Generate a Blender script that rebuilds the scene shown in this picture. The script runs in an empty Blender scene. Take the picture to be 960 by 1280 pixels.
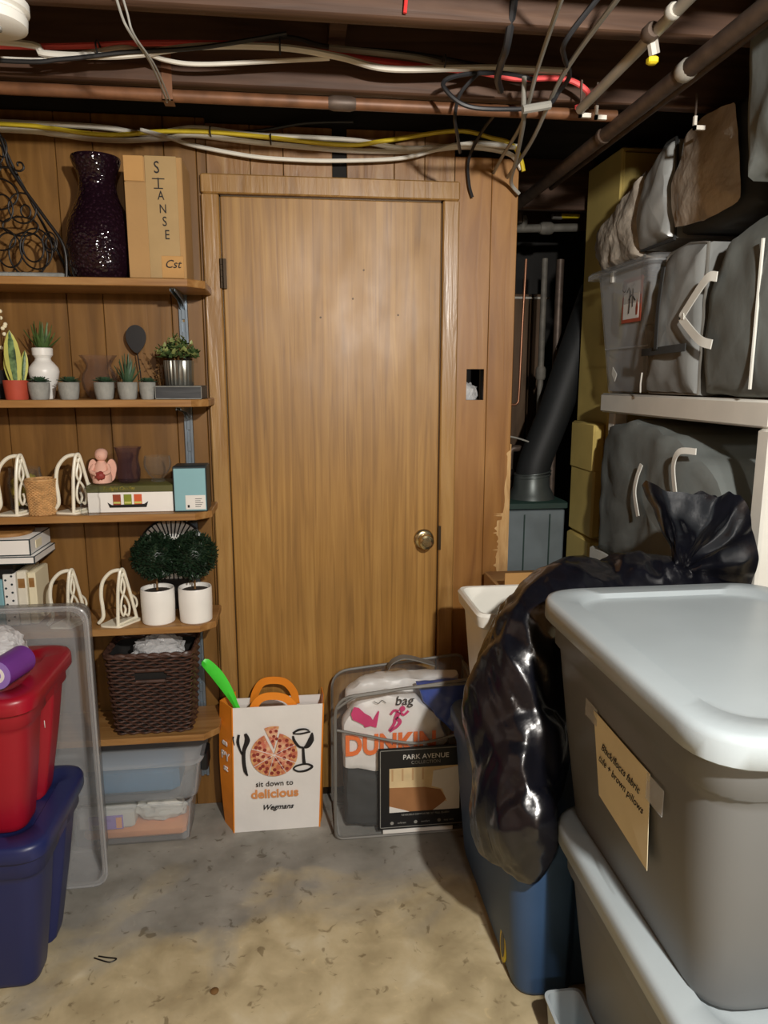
import bpy, bmesh, math, random
from mathutils import Vector, Matrix, Euler, noise
R = math.radians
PI = math.pi
random.seed(7)
sc = bpy.context.scene
COL = sc.collection

# ------------------------------------------------------------------ camera
cd = bpy.data.cameras.new('camera'); cam = bpy.data.objects.new('camera', cd); COL.objects.link(cam)
cd.sensor_fit = 'VERTICAL'; cd.sensor_height = 36.0; cd.lens = 36.0 * 900.0 / 1280.0
cd.clip_start = 0.02; cd.clip_end = 60
cam.location = (0, 0, 1.51)
cam.rotation_euler = Euler((R(90 - 10.4), 0, R(-7.0)), 'XYZ')
sc.camera = cam

# ------------------------------------------------------------------ light
w = bpy.data.worlds.new('world'); sc.world = w; w.use_nodes = True
w.node_tree.nodes['Background'].inputs[0].default_value = (1.0, 0.90, 0.78, 1)
w.node_tree.nodes['Background'].inputs[1].default_value = 0.10
def lamp(name, loc, energy, radius, col=(1, .955, .89)):
    l = bpy.data.lights.new(name, 'POINT'); l.energy = energy; l.shadow_soft_size = radius; l.color = col
    o = bpy.data.objects.new(name, l); o.location = loc; COL.objects.link(o); return o
lamp('ceiling_bulb', (0.50, -0.15, 2.06), 105, 0.035)
lamp('fill_lamp_behind', (0.45, -1.9, 2.08), 45, 0.06)  # unseen lamp added behind the camera to lift the shadows
vs = sc.view_settings
vs.view_transform = 'Standard'; vs.look = 'None'; vs.gamma = 1.0; vs.use_curve_mapping = False
vs.exposure = 0.83

# ------------------------------------------------------------------ materials
def C(r, g, b):
    f = lambda v: (v / 255 / 12.92) if v / 255 <= .04045 else ((v / 255 + .055) / 1.055) ** 2.4
    return (f(r), f(g), f(b), 1)
MATS = {}
def base(name):
    m = bpy.data.materials.new(name); m.use_nodes = True
    nt = m.node_tree; b = nt.nodes['Principled BSDF']; MATS[name] = m
    return m, nt, b
def N(nt, t, **kw):
    n = nt.nodes.new(t)
    for k, v in kw.items(): setattr(n, k, v)
    return n
def coords(nt, scale=(1, 1, 1), obj=True):
    tc = N(nt, 'ShaderNodeTexCoord'); mp = N(nt, 'ShaderNodeMapping'); mp.inputs['Scale'].default_value = scale
    nt.links.new(tc.outputs['Object' if obj else 'Generated'], mp.inputs['Vector']); return mp.outputs[0]
def ramp(nt, fac, stops):
    r = N(nt, 'ShaderNodeValToRGB'); e = r.color_ramp.elements
    while len(e) < len(stops): e.new(0.5)
    for i, (p, c) in enumerate(stops): e[i].position = p; e[i].color = c
    nt.links.new(fac, r.inputs[0]); return r.outputs[0]
def bump(nt, b, h, s, d=.01):
    n = N(nt, 'ShaderNodeBump'); n.inputs['Strength'].default_value = s; n.inputs['Distance'].default_value = d
    nt.links.new(h, n.inputs['Height']); nt.links.new(n.outputs[0], b.inputs['Normal'])
def plain(name, col, rough=.5, metal=0, var=.12, nscale=12, bmp=0, bscale=60, spec=.5, coat=0):
    m, nt, b = base(name)
    v = coords(nt)
    n = N(nt, 'ShaderNodeTexNoise'); n.inputs['Scale'].default_value = nscale; n.inputs['Detail'].default_value = 4
    nt.links.new(v, n.inputs['Vector'])
    lo = tuple(c * (1 - var) for c in col[:3]) + (1,); hi = tuple(min(1, c * (1 + var)) for c in col[:3]) + (1,)
    nt.links.new(ramp(nt, n.outputs['Fac'], [(.3, lo), (.7, hi)]), b.inputs['Base Color'])
    b.inputs['Roughness'].default_value = rough; b.inputs['Metallic'].default_value = metal
    b.inputs['Specular IOR Level'].default_value = spec; b.inputs['Coat Weight'].default_value = coat
    if bmp:
        n2 = N(nt, 'ShaderNodeTexNoise'); n2.inputs['Scale'].default_value = bscale; n2.inputs['Detail'].default_value = 3
        nt.links.new(v, n2.inputs['Vector']); bump(nt, b, n2.outputs['Fac'], bmp, .01)
    return m
def wood(name, c1, c2, c3, scale=(14, 14, 1.2), rough=.4, bmp=.05, coat=0.0, patch=None):
    m, nt, b = base(name)
    v = coords(nt, scale)
    n = N(nt, 'ShaderNodeTexNoise'); n.inputs['Scale'].default_value = 2.2; n.inputs['Detail'].default_value = 7; n.inputs['Distortion'].default_value = 1.0
    nt.links.new(v, n.inputs['Vector'])
    colr = ramp(nt, n.outputs['Fac'], [(.28, c1), (.5, c2), (.74, c3)])
    n2 = N(nt, 'ShaderNodeTexNoise'); n2.inputs['Scale'].default_value = 2.0; n2.inputs['Detail'].default_value = 3
    nt.links.new(coords(nt), n2.inputs['Vector'])
    mx = N(nt, 'ShaderNodeMixRGB', blend_type='MULTIPLY'); mx.inputs[0].default_value = .55
    nt.links.new(colr, mx.inputs[1])
    nt.links.new(ramp(nt, n2.outputs['Fac'], [(.3, (.62, .6, .58, 1)), (.65, (1, 1, 1, 1))]), mx.inputs[2])
    nt.links.new(mx.outputs[0], b.inputs['Base Color'])
    n3 = N(nt, 'ShaderNodeTexNoise'); n3.inputs['Scale'].default_value = 9; n3.inputs['Detail'].default_value = 4
    nt.links.new(coords(nt, (1, 1, .5)), n3.inputs['Vector'])
    mr = N(nt, 'ShaderNodeMapRange'); mr.inputs[3].default_value = rough - .1; mr.inputs[4].default_value = rough + .15
    nt.links.new(n3.outputs['Fac'], mr.inputs[0]); nt.links.new(mr.outputs[0], b.inputs['Roughness'])
    b.inputs['Coat Weight'].default_value = coat; b.inputs['Coat Roughness'].default_value = .3
    if bmp: bump(nt, b, n.outputs['Fac'], bmp, .01)
    return m
def clear(name, col=(.8, .82, .84, 1), opac=.25, rough=.15, bmp=0, bscale=20, tint=(.95, .955, .96, 1)):
    m, nt, b = base(name)
    b.inputs['Base Color'].default_value = col; b.inputs['Roughness'].default_value = rough
    t = N(nt, 'ShaderNodeBsdfTransparent'); mx = N(nt, 'ShaderNodeMixShader')
    t.inputs[0].default_value = tint
    lw = N(nt, 'ShaderNodeLayerWeight'); lw.inputs[0].default_value = .12
    mr = N(nt, 'ShaderNodeMapRange'); mr.inputs[3].default_value = opac; mr.inputs[4].default_value = min(1, opac + .35)
    nt.links.new(lw.outputs['Fresnel'], mr.inputs[0]); nt.links.new(mr.outputs[0], mx.inputs[0])
    nt.links.new(t.outputs[0], mx.inputs[1]); nt.links.new(b.outputs[0], mx.inputs[2])
    nt.links.new(mx.outputs[0], nt.nodes['Material Output'].inputs[0])
    if bmp:
        n = N(nt, 'ShaderNodeTexNoise'); n.inputs['Scale'].default_value = bscale; n.inputs['Detail'].default_value = 4; n.inputs['Distortion'].default_value = 1.5
        nt.links.new(coords(nt), n.inputs['Vector']); bump(nt, b, n.outputs['Fac'], bmp, .02)
    return m
def spotty(name, c1, c2, scale, rough=.4, lo=.3, hi=.5, vor=True, bmp=0):
    m, nt, b = base(name)
    n = N(nt, 'ShaderNodeTexVoronoi') if vor else N(nt, 'ShaderNodeTexNoise')
    n.inputs['Scale'].default_value = scale
    nt.links.new(coords(nt), n.inputs['Vector'])
    o = n.outputs['Distance'] if vor else n.outputs['Fac']
    nt.links.new(ramp(nt, o, [(lo, c1), (hi, c2)]), b.inputs['Base Color'])
    b.inputs['Roughness'].default_value = rough
    if bmp: bump(nt, b, o, bmp, .01)
    return m

def floor_mat():
    m, nt, b = base('concrete_floor')
    v = coords(nt)
    def nz(s, d=5, dist=0):
        n = N(nt, 'ShaderNodeTexNoise'); n.inputs['Scale'].default_value = s; n.inputs['Detail'].default_value = d; n.inputs['Distortion'].default_value = dist
        nt.links.new(v, n.inputs['Vector']); return n.outputs['Fac']
    big = nz(1.9, 6, .6)
    # bare grey cement towards the shelves, tan coating towards the middle of the room (an edge with a ragged outline)
    sx = N(nt, 'ShaderNodeSeparateXYZ'); nt.links.new(v, sx.inputs[0])
    g = N(nt, 'ShaderNodeMath', operation='MULTIPLY_ADD'); g.inputs[1].default_value = -1.35; g.inputs[2].default_value = 2.62
    nt.links.new(sx.outputs['Y'], g.inputs[0])
    gx = N(nt, 'ShaderNodeMath', operation='MULTIPLY_ADD'); gx.inputs[1].default_value = .35
    nt.links.new(sx.outputs['X'], gx.inputs[0]); nt.links.new(g.outputs[0], gx.inputs[2])
    ad = N(nt, 'ShaderNodeMath', operation='MULTIPLY_ADD'); ad.inputs[1].default_value = 2.2
    nt.links.new(big, ad.inputs[0]); nt.links.new(gx.outputs[0], ad.inputs[2])
    mr = N(nt, 'ShaderNodeMapRange'); mr.inputs[1].default_value = 1.02; mr.inputs[2].default_value = 1.32
    nt.links.new(ad.outputs[0], mr.inputs[0])
    grey = ramp(nt, nz(7, 8), [(.3, C(132, 129, 120)), (.7, C(166, 162, 152))])
    tan = ramp(nt, nz(9, 8, .4), [(.3, C(172, 156, 120)), (.55, C(200, 184, 146)), (.75, C(216, 204, 172))])
    mx = N(nt, 'ShaderNodeMixRGB'); nt.links.new(mr.outputs[0], mx.inputs[0]); nt.links.new(grey, mx.inputs[1]); nt.links.new(tan, mx.inputs[2])
    sp = nz(26, 4, .8)
    st = N(nt, 'ShaderNodeMixRGB', blend_type='MULTIPLY'); st.inputs[0].default_value = .8
    nt.links.new(mx.outputs[0], st.inputs[1])
    nt.links.new(ramp(nt, sp, [(.3, (.42, .38, .32, 1)), (.37, (.95, .95, .95, 1)), (.66, (1, 1, 1, 1)), (.72, (1.15, 1.14, 1.1, 1))]), st.inputs[2])
    st2 = N(nt, 'ShaderNodeMixRGB', blend_type='MULTIPLY'); st2.inputs[0].default_value = .4
    nt.links.new(st.outputs[0], st2.inputs[1])
    nt.links.new(ramp(nt, nz(4.2, 6, 1.2), [(.34, (.6, .57, .52, 1)), (.5, (1, 1, 1, 1))]), st2.inputs[2])
    nt.links.new(st2.outputs[0], b.inputs['Base Color'])
    b.inputs['Roughness'].default_value = .72
    bump(nt, b, nz(40, 6), .25, .004)
    return m
M = {}
M['floor'] = floor_mat()
M['door'] = wood('door_veneer', C(136, 98, 44), C(160, 118, 56), C(178, 136, 70), (26, 26, .9), .42, .03)
M['casing'] = wood('casing_wood', C(140, 102, 52), C(162, 122, 68), C(178, 140, 84), (14, 14, 1.2), .30, .30, .3)
M['panel'] = wood('panelling', C(102, 70, 30), C(124, 87, 40), C(142, 103, 52), (10, 10, .8), .4, .06)
M['panel_warm'] = wood('panelling_warm', C(128, 84, 38), C(150, 104, 50), C(170, 124, 66), (10, 10, .8), .38, .06)
M['panel_top'] = wood('panelling_worn', C(120, 84, 48), C(150, 112, 72), C(176, 142, 100), (10, 10, 1.5), .27, .4, .35)
M['torn'] = wood('torn_veneer', C(170, 130, 80), C(200, 160, 105), C(220, 186, 135), (20, 20, 3), .75, .4)
M['shelf'] = wood('shelf_pine', C(132, 92, 48), C(156, 112, 62), C(176, 134, 82), (1.2, 14, 14), .42, .06)
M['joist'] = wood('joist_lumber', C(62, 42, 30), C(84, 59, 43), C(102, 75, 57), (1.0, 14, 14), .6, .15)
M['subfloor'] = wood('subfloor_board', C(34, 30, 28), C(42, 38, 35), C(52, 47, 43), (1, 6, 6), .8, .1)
M['dark'] = plain('dark_cavity', C(24, 22, 20), .9)
M['block'] = plain('block_wall', C(40, 38, 36), .9, bmp=.3, bscale=20)
M['steel'] = plain('galvanised_steel', C(120, 132, 142), .4, .5)
M['brass'] = plain('knob_brass', C(196, 180, 140), .22, .95)
M['hinge'] = plain('dark_hinge', C(60, 48, 34), .45, .7)
M['copper'] = plain('old_copper', C(116, 78, 52), .5, .15, .3, 20)
M['bright_copper'] = plain('bright_copper', C(150, 104, 78), .35, .6)
M['iron_pipe'] = plain('iron_pipe', C(92, 78, 68), .5, .35, .25, 30)
M['conduit'] = plain('grey_conduit', C(176, 172, 162), .45, .2)
M['black_iron'] = plain('wrought_iron', C(28, 24, 22), .45, .4)
M['white_cable'] = plain('white_cable', C(226, 222, 210), .45)
M['yellow_cable'] = plain('yellow_cable', C(222, 196, 50), .45)
M['red_cable'] = plain('red_cable', C(226, 60, 58), .45)
M['pink_cable'] = plain('pink_cable', C(240, 92, 92), .45)
M['black_cable'] = plain('black_cable', C(34, 34, 36), .5)
M['grey_cable'] = plain('grey_cable', C(150, 148, 140), .5)
M['white_plastic'] = plain('white_plastic', C(228, 226, 218), .4, var=.03)
M['white_paint'] = plain('white_paint', C(224, 222, 212), .45, var=.05)
M['cardboard'] = plain('cardboard', C(172, 134, 84), .75, var=.08, nscale=5, bmp=.05)
M['card_flap'] = plain('cardboard_flap', C(186, 142, 84), .75, var=.06)
M['tape'] = plain('packing_tape', C(172, 144, 100), .3, var=.06)
M['ink'] = plain('black_ink', C(26, 22, 22), .7)
M['white'] = plain('white_gloss', C(240, 238, 232), .35, var=.03)
M['cream'] = plain('cream_enamel', C(236, 230, 210), .35, var=.06)
M['terracotta'] = plain('terracotta_red', C(176, 72, 50), .7, bmp=.1)
M['cement'] = plain('cement_pot', C(146, 146, 140), .85, var=.2, nscale=30, bmp=.3)
M['green_dark'] = plain('succulent_green', C(56, 82, 58), .5, var=.3, nscale=30)
M['green_mid'] = plain('leaf_green', C(62, 82, 42), .5, var=.35, nscale=40)
M['green_aloe'] = plain('aloe_green', C(72, 98, 50), .5, var=.4, nscale=40)
M['green_box'] = plain('boxwood_green', C(28, 46, 30), .38, var=.5, nscale=40)
M['green_pale'] = plain('variegated_leaf', C(132, 142, 84), .45, var=.35, nscale=50)
M['leaf_edge'] = plain('leaf_yellow_edge', C(196, 196, 104), .45)
M['leaf_core'] = spotty('leaf_core', C(40, 66, 36), C(110, 140, 92), 55, .45, .35, .6, False)
M['soil'] = plain('soil', C(52, 42, 32), .95)
M['twig'] = plain('dry_twig', C(116, 84, 44), .8)
M['wicker_dark'] = plain('dark_wicker', C(74, 50, 40), .42, var=.35, nscale=40)
M['wicker_tan'] = plain('tan_wicker', C(200, 156, 102), .6, var=.25, nscale=60)
M['moss'] = plain('dry_moss', C(150, 136, 50), .9, var=.5, nscale=60, bmp=.6)
M['pink_clay'] = plain('pink_clay', C(226, 176, 156), .7, var=.06)
M['glass'] = clear('clear_glass', (.25, .26, .26, 1), .04, .02, tint=(.985, .99, .99, 1))
M['glass_amber'] = clear('amber_glass', (.25, .18, .15, 1), .10, .03, tint=(.97, .94, .91, 1))
M['glass_purple'] = clear('purple_glass', (.10, .07, .09, 1), .10, .04, tint=(.89, .85, .88, 1))
M['vase'] = spotty('purple_crackle', C(48, 28, 40), C(26, 12, 20), 95, .08, .05, .4, True, .3)
M['teal'] = plain('teal_card', C(132, 178, 186), .5, var=.03)
M['teal_dark'] = plain('teal_edge', C(34, 48, 54), .5)
M['olive'] = plain('olive_print', C(84, 84, 42), .5)
M['black'] = plain('black_card', C(24, 24, 26), .42)
M['slate_wood'] = wood('black_stained_box', C(36, 38, 40), C(52, 54, 56), C(78, 80, 82), (2, 16, 16), .6, .2)
M['ribbed_tin'] = plain('ribbed_tin', C(140, 140, 132), .32, .85)
M['red_tote'] = plain('red_plastic', C(150, 15, 36), .36, var=.05)
M['navy_tote'] = plain('navy_plastic', C(32, 40, 88), .38, var=.05)
M['blue_tote'] = plain('blue_plastic', C(50, 78, 114), .5, var=.05)
M['grey_tote'] = plain('grey_plastic', C(108, 110, 110), .42, var=.04, nscale=4)
M['grey_lid'] = plain('light_grey_plastic', C(166, 176, 180), .32, var=.05, nscale=5, bmp=.02, bscale=90)
M['white_tub'] = plain('white_tub', C(232, 230, 220), .35, var=.03)
M['frost'] = clear('frosted_plastic', (.62, .62, .62, 1), .26, .22)
M['clear_tub'] = clear('clear_plastic', (.8, .83, .85, 1), .16, .12)
M['clear_vinyl'] = clear('clear_vinyl', (.75, .76, .75, 1), .05, .08, .35, 9)
M['film'] = clear('plastic_film', (.86, .86, .86, 1), .5, .12, .8, 22)
M['blackbag'] = plain('black_polythene', C(13, 14, 21), .24, var=.3, bmp=.15, bscale=24, spec=.7)
M['grey_fabric'] = plain('grey_fabric', C(112, 118, 116), .75, var=.07, nscale=6, bmp=.12, bscale=26)
M['grey_fabric2'] = plain('mid_grey_fabric', C(126, 128, 126), .7, var=.08, nscale=8, bmp=.15, bscale=24)
M['dark_fabric'] = plain('charcoal_fabric', C(50, 52, 52), .8, var=.1, bmp=.1)
M['vinyl_grey'] = plain('grey_vinyl', C(150, 152, 150), .3, var=.1, nscale=10, bmp=.25, bscale=12)
M['quilt'] = plain('silvery_quilt_vinyl', C(176, 166, 152), .28, var=.25, nscale=22, bmp=.7, bscale=30)
M['brown_quilt'] = plain('brown_quilt_vinyl', C(172, 161, 147), .2, var=.25, nscale=8, bmp=.6, bscale=22)
M['strap'] = plain('white_webbing', C(216, 216, 208), .6, var=.06)
M['piping'] = plain('grey_piping', C(118, 116, 110), .55)
M['orange'] = plain('orange_print', C(234, 140, 36), .5, var=.05)
M['orange2'] = plain('orange_letters', C(240, 116, 40), .5)
M['tan_letters'] = plain('tan_letters', C(222, 150, 90), .5)
M['pink'] = plain('magenta_print', C(206, 40, 110), .5)
M['bag_white'] = plain('white_poly_bag', C(232, 230, 226), .38, var=.04, nscale=8, bmp=.3, bscale=12)
M['bag_blue'] = plain('blue_poly_bag', C(28, 66, 160), .3, var=.15, nscale=10, bmp=.4, bscale=12)
M['crust'] = spotty('pizza_crust', C(224, 180, 120), C(196, 110, 80), 60, .6, .3, .6, False)
M['pizza'] = spotty('pizza_cheese', C(232, 190, 150), C(206, 110, 90), 70, .6, .35, .65, False)
M['pepperoni'] = plain('pepperoni', C(142, 52, 44), .6)
M['green_lime'] = plain('lime_plastic', C(70, 220, 60), .35)
M['purple'] = plain('purple_label', C(110, 52, 140), .4)
M['lilac'] = plain('lilac_label', C(150, 120, 196), .5)
M['paper'] = plain('manila_paper', C(238, 228, 194), .8, var=.04)
M['paper_white'] = plain('white_paper', C(226, 224, 218), .8, var=.03)
M['red_print'] = plain('rust_print', C(176, 84, 60), .6)
M['orange_cloth'] = plain('orange_cloth', C(238, 160, 100), .8, var=.08)
M['blue_cloth'] = plain('teal_blue_cloth', C(64, 122, 160), .55, var=.15, nscale=8, bmp=.3, bscale=20)
M['white_cloth'] = plain('white_cloth', C(216, 214, 204), .8, var=.06, bmp=.25, bscale=14)
M['beige'] = plain('beige_bedding', C(196, 160, 116), .7, var=.1)
M['brown_blanket'] = plain('brown_blanket', C(160, 112, 70), .7, var=.1)
M['room_photo'] = plain('printed_room_wall', C(220, 196, 150), .6, var=.15)
M['furnace'] = plain('furnace_grey', C(112, 122, 126), .5, var=.08)
M['furnace_top'] = plain('furnace_green_top', C(40, 62, 56), .5)
M['flue'] = plain('flue_black', C(34, 36, 37), .6, .2, bmp=.05)
M['flue_collar'] = plain('flue_collar', C(84, 90, 88), .4, .5)
M['yellow_ply'] = plain('yellow_painted_board', C(212, 188, 108), .7, var=.14, nscale=4, bmp=.06)
M['yellow_tag'] = plain('yellow_tag', C(224, 200, 40), .5)
M['bone'] = plain('white_clip', C(232, 226, 214), .5)
M['shaded_pipe'] = plain('shaded_pipe_grey', C(104, 100, 92), .65, .1, .25, 30)  # pipe grey darkened, with the alcove's shade put into the colour
M['util_board'] = wood('utility_boards', C(70, 52, 34), C(92, 70, 48), C(110, 86, 60), (8, 8, 1), .7, .1)
M['candle_r'] = plain('rust_candle', C(150, 66, 40), .5)
M['candle_g'] = plain('green_candle', C(130, 140, 40), .5)
M['candle_o'] = plain('orange_candle', C(206, 90, 50), .5)

# ------------------------------------------------------------------ mesh helpers
def off(parent):
    v = Vector((0, 0, 0)); p = parent
    while p is not None: v += p.location; p = p.parent
    return v
class MB:
    def __init__(s): s.v = []; s.f = []; s.mi = []; s.cur = 0
    def add(s, vs, fs):
        o = len(s.v); s.v += [tuple(x) for x in vs]
        for f in fs: s.f.append([i + o for i in f]); s.mi.append(s.cur)
        return s
    def box(s, c, d, rot=None):
        x, y, z = d[0] / 2, d[1] / 2, d[2] / 2
        vs = [Vector(q) for q in ((-x, -y, -z), (x, -y, -z), (x, y, -z), (-x, y, -z), (-x, -y, z), (x, -y, z), (x, y, z), (-x, y, z))]
        if rot: e = Euler(rot).to_matrix(); vs = [e @ q for q in vs]
        return s.add([q + Vector(c) for q in vs], [(0, 3, 2, 1), (4, 5, 6, 7), (0, 1, 5, 4), (1, 2, 6, 5), (2, 3, 7, 6), (3, 0, 4, 7)])
    def b2(s, a, b): return s.box([(a[i] + b[i]) / 2 for i in range(3)], [abs(b[i] - a[i]) for i in range(3)])
    def bev(s, a, b, r=.004):
        # box with chamfered edges between two corners
        a, b = [min(a[i], b[i]) for i in range(3)], [max(a[i], b[i]) for i in range(3)]
        ri = []
        for z, k in ((a[2], r), (a[2] + r, 0), (b[2] - r, 0), (b[2], r)):
            x0, x1, y0, y1 = a[0] + k, b[0] - k, a[1] + k, b[1] - k
            ri.append([(x0 + r, y0, z), (x1 - r, y0, z), (x1, y0 + r, z), (x1, y1 - r, z), (x1 - r, y1, z), (x0 + r, y1, z), (x0, y1 - r, z), (x0, y0 + r, z)])
        return s.loft(ri)
    def loft(s, rings, cap0=True, cap1=True, closed=True):
        n = len(rings[0]); vs = [p for r in rings for p in r]; fs = []
        for k in range(len(rings) - 1):
            for i in range(n if closed else n - 1):
                j = (i + 1) % n
                fs.append((k * n + i, k * n + j, (k + 1) * n + j, (k + 1) * n + i))
        if cap0: fs.append(tuple(range(n - 1, -1, -1)))
        if cap1: fs.append(tuple((len(rings) - 1) * n + i for i in range(n)))
        return s.add(vs, fs)
    def tube(s, pts, r, n=8, closed=False, flat=1.0, taper=None):
        pts = [Vector(p) for p in pts]; m = len(pts); rings = []
        up = Vector((0, 0, 1)); prev = None
        for i in range(m):
            if closed: t = (pts[(i + 1) % m] - pts[i - 1])
            else: t = pts[min(i + 1, m - 1)] - pts[max(i - 1, 0)]
            if t.length < 1e-9: t = Vector((0, 0, 1))
            t.normalize()
            if prev is None:
                a = up if abs(t.z) < .9 else Vector((1, 0, 0))
                x = t.cross(a).normalized()
            else:
                x = (prev - t * prev.dot(t))
                x = x.normalized() if x.length > 1e-6 else t.orthogonal().normalized()
            prev = x; y = t.cross(x)
            rr = r * (taper(i / (m - 1)) if taper else 1)
            rings.append([pts[i] + x * math.cos(2 * PI * k / n) * rr + y * math.sin(2 * PI * k / n) * rr * flat for k in range(n)])
        if closed: rings.append(rings[0]); return s.loft(rings, False, False)
        return s.loft(rings)
    def lathe(s, prof, c=(0, 0, 0), n=24, cap0=True, cap1=False, rib=None):
        rings = []
        for r, z in prof:
            rings.append([(c[0] + (r + (rib(k / n, z) if rib else 0)) * math.cos(2 * PI * k / n), c[1] + (r + (rib(k / n, z) if rib else 0)) * math.sin(2 * PI * k / n), c[2] + z) for k in range(n)])
        return s.loft(rings, cap0, cap1)
    def poly(s, pts, d):
        # flat polygon with thickness vector d
        n = len(pts); d = Vector(d); P = [Vector(p) for p in pts]
        return s.add(P + [p + d for p in P], [tuple(range(n)), tuple(range(2 * n - 1, n - 1, -1))] + [(i, i + n, (i + 1) % n + n, (i + 1) % n) for i in range(n)])
    def sphere(s, c, r, nu=16, nv=10, sc=(1, 1, 1), nz=0, ns=6):
        rings = []
        for j in range(1, nv):
            th = PI * j / nv; ring = []
            for i in range(nu):
                ph = 2 * PI * i / nu
                d = Vector((math.sin(th) * math.cos(ph), math.sin(th) * math.sin(ph), -math.cos(th)))
                k = r * (1 + (nz * noise.noise(d * ns + Vector(c) * 9) if nz else 0))
                ring.append((c[0] + d.x * k * sc[0], c[1] + d.y * k * sc[1], c[2] + d.z * k * sc[2]))
            rings.append(ring)
        return s.loft(rings)
    def build(s, name, mat, parent=None, smooth=True, loc=None, angle=40):
        o_ = off(parent) if parent else Vector(loc if loc else (0, 0, 0))
        me = bpy.data.meshes.new(name)
        me.from_pydata([tuple(Vector(p) - o_) for p in s.v], [], s.f)
        mats = mat if isinstance(mat, (list, tuple)) else [mat]
        for m in mats: me.materials.append(M[m])
        me.validate(); me.polygons.foreach_set('material_index', s.mi[:len(me.polygons)]) if len(me.polygons) == len(s.mi) else None
        bm = bmesh.new(); bm.from_mesh(me); bmesh.ops.recalc_face_normals(bm, faces=bm.faces); bm.to_mesh(me); bm.free()
        if smooth:
            me.polygons.foreach_set('use_smooth', [True] * len(me.polygons))
            try: me.set_sharp_from_angle(angle=R(angle))
            except Exception: pass
        o = bpy.data.objects.new(name, me); COL.objects.link(o)
        if parent: o.parent = parent
        else: o.location = o_
        return o
def tag(o, label=None, cat=None, group=None, kind=None):
    if label: o['label'] = label
    if cat: o['category'] = cat
    if group: o['group'] = group
    if kind: o['kind'] = kind
    return o
def thing(name, label, cat, loc, group=None):
    o = bpy.data.objects.new(name, None); o.empty_display_size = .05; COL.objects.link(o); o.location = loc
    return tag(o, label, cat, group)
def struct(name, loc=(0, 0, 0)):
    o = bpy.data.objects.new(name, None); COL.objects.link(o); o.location = loc; o['kind'] = 'structure'; return o
def copy_tree(o, loc=None, label=None, parent=None, rotz=None):
    c = o.copy(); COL.objects.link(c)
    if parent: c.parent = parent
    if loc is not None: c.location = loc
    if rotz is not None: c.rotation_euler = (0, 0, rotz)
    if label: c['label'] = label
    for ch in list(o.children): copy_tree(ch, parent=c)
    return c
def rpoly(corners, r, n=4):
    # polygon with rounded corners, constant vertex count
    out = []; m = len(corners)
    for i in range(m):
        p0, p, p1 = Vector(corners[i - 1]), Vector(corners[i]), Vector(corners[(i + 1) % m])
        a, b = (p0 - p), (p1 - p); la, lb = a.length, b.length; a.normalize(); b.normalize()
        rr = r[i] if isinstance(r, (list, tuple)) else r
        ang = a.angle(b); t = min(rr / math.tan(ang / 2), la * .48, lb * .48)
        for k in range(n + 1):
            u = k / n
            q = (p + a * t) * (1 - u) ** 2 + p * 2 * u * (1 - u) + (p + b * t) * u ** 2
            out.append((q.x, q.y))
    return out
def rrect(x0, x1, y0, y1, r, n=5): return rpoly([(x0, y0), (x1, y0), (x1, y1), (x0, y1)], r, n)
def ring(o2, z): return [(x, y, z) for x, y in o2]
def smooth_path(pts, n=8):
    P = [Vector(p) for p in pts]; out = []
    for i in range(len(P) - 1):
        p0 = P[max(i - 1, 0)]; p1 = P[i]; p2 = P[i + 1]; p3 = P[min(i + 2, len(P) - 1)]
        for k in range(n):
            t = k / n
            out.append(.5 * ((2 * p1) + (p2 - p0) * t + (2 * p0 - 5 * p1 + 4 * p2 - p3) * t * t + (3 * p1 - p0 - 3 * p2 + p3) * t ** 3))
    out.append(P[-1]); return out
DG = None
def text(name, s, size, loc, rot, mat, parent, ext=.0006, shear=0, offset=0, sx=1.0, align='CENTER'):
    cu = bpy.data.curves.new(name, 'FONT'); cu.body = s; cu.size = size; cu.extrude = ext; cu.align_x = align; cu.align_y = 'CENTER'
    cu.shear = shear; cu.offset = offset; cu.resolution_u = 3
    t = bpy.data.objects.new(name + '_tmp', cu); COL.objects.link(t)
    dg = bpy.context.evaluated_depsgraph_get()
    me = bpy.data.meshes.new_from_object(t.evaluated_get(dg))
    bpy.data.objects.remove(t); bpy.data.curves.remove(cu)
    me.transform(Matrix.Diagonal((sx, 1, 1, 1))); me.transform(Euler(rot).to_matrix().to_4x4())
    me.transform(Matrix.Translation(Vector(loc) - off(parent)))
    me.materials.clear(); me.materials.append(M[mat])
    me.name = name
    o = bpy.data.objects.new(name, me); COL.objects.link(o); o.parent = parent; return o
FACE_Y = (PI / 2, 0, 0)            # reads from the room, on a surface facing -Y
FACE_X = (PI / 2, 0, -PI / 2)      # on a surface facing -X
def resample(pts, n):
    P = [Vector(p) for p in pts]; P.append(P[0]); L = [0]
    for i in range(len(P) - 1): L.append(L[-1] + (P[i + 1] - P[i]).length)
    out = []; k = 0
    for i in range(n):
        d = L[-1] * i / n
        while L[k + 1] < d: k += 1
        out.append(P[k].lerp(P[k + 1], (d - L[k]) / max(1e-9, L[k + 1] - L[k])))
    return out
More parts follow.
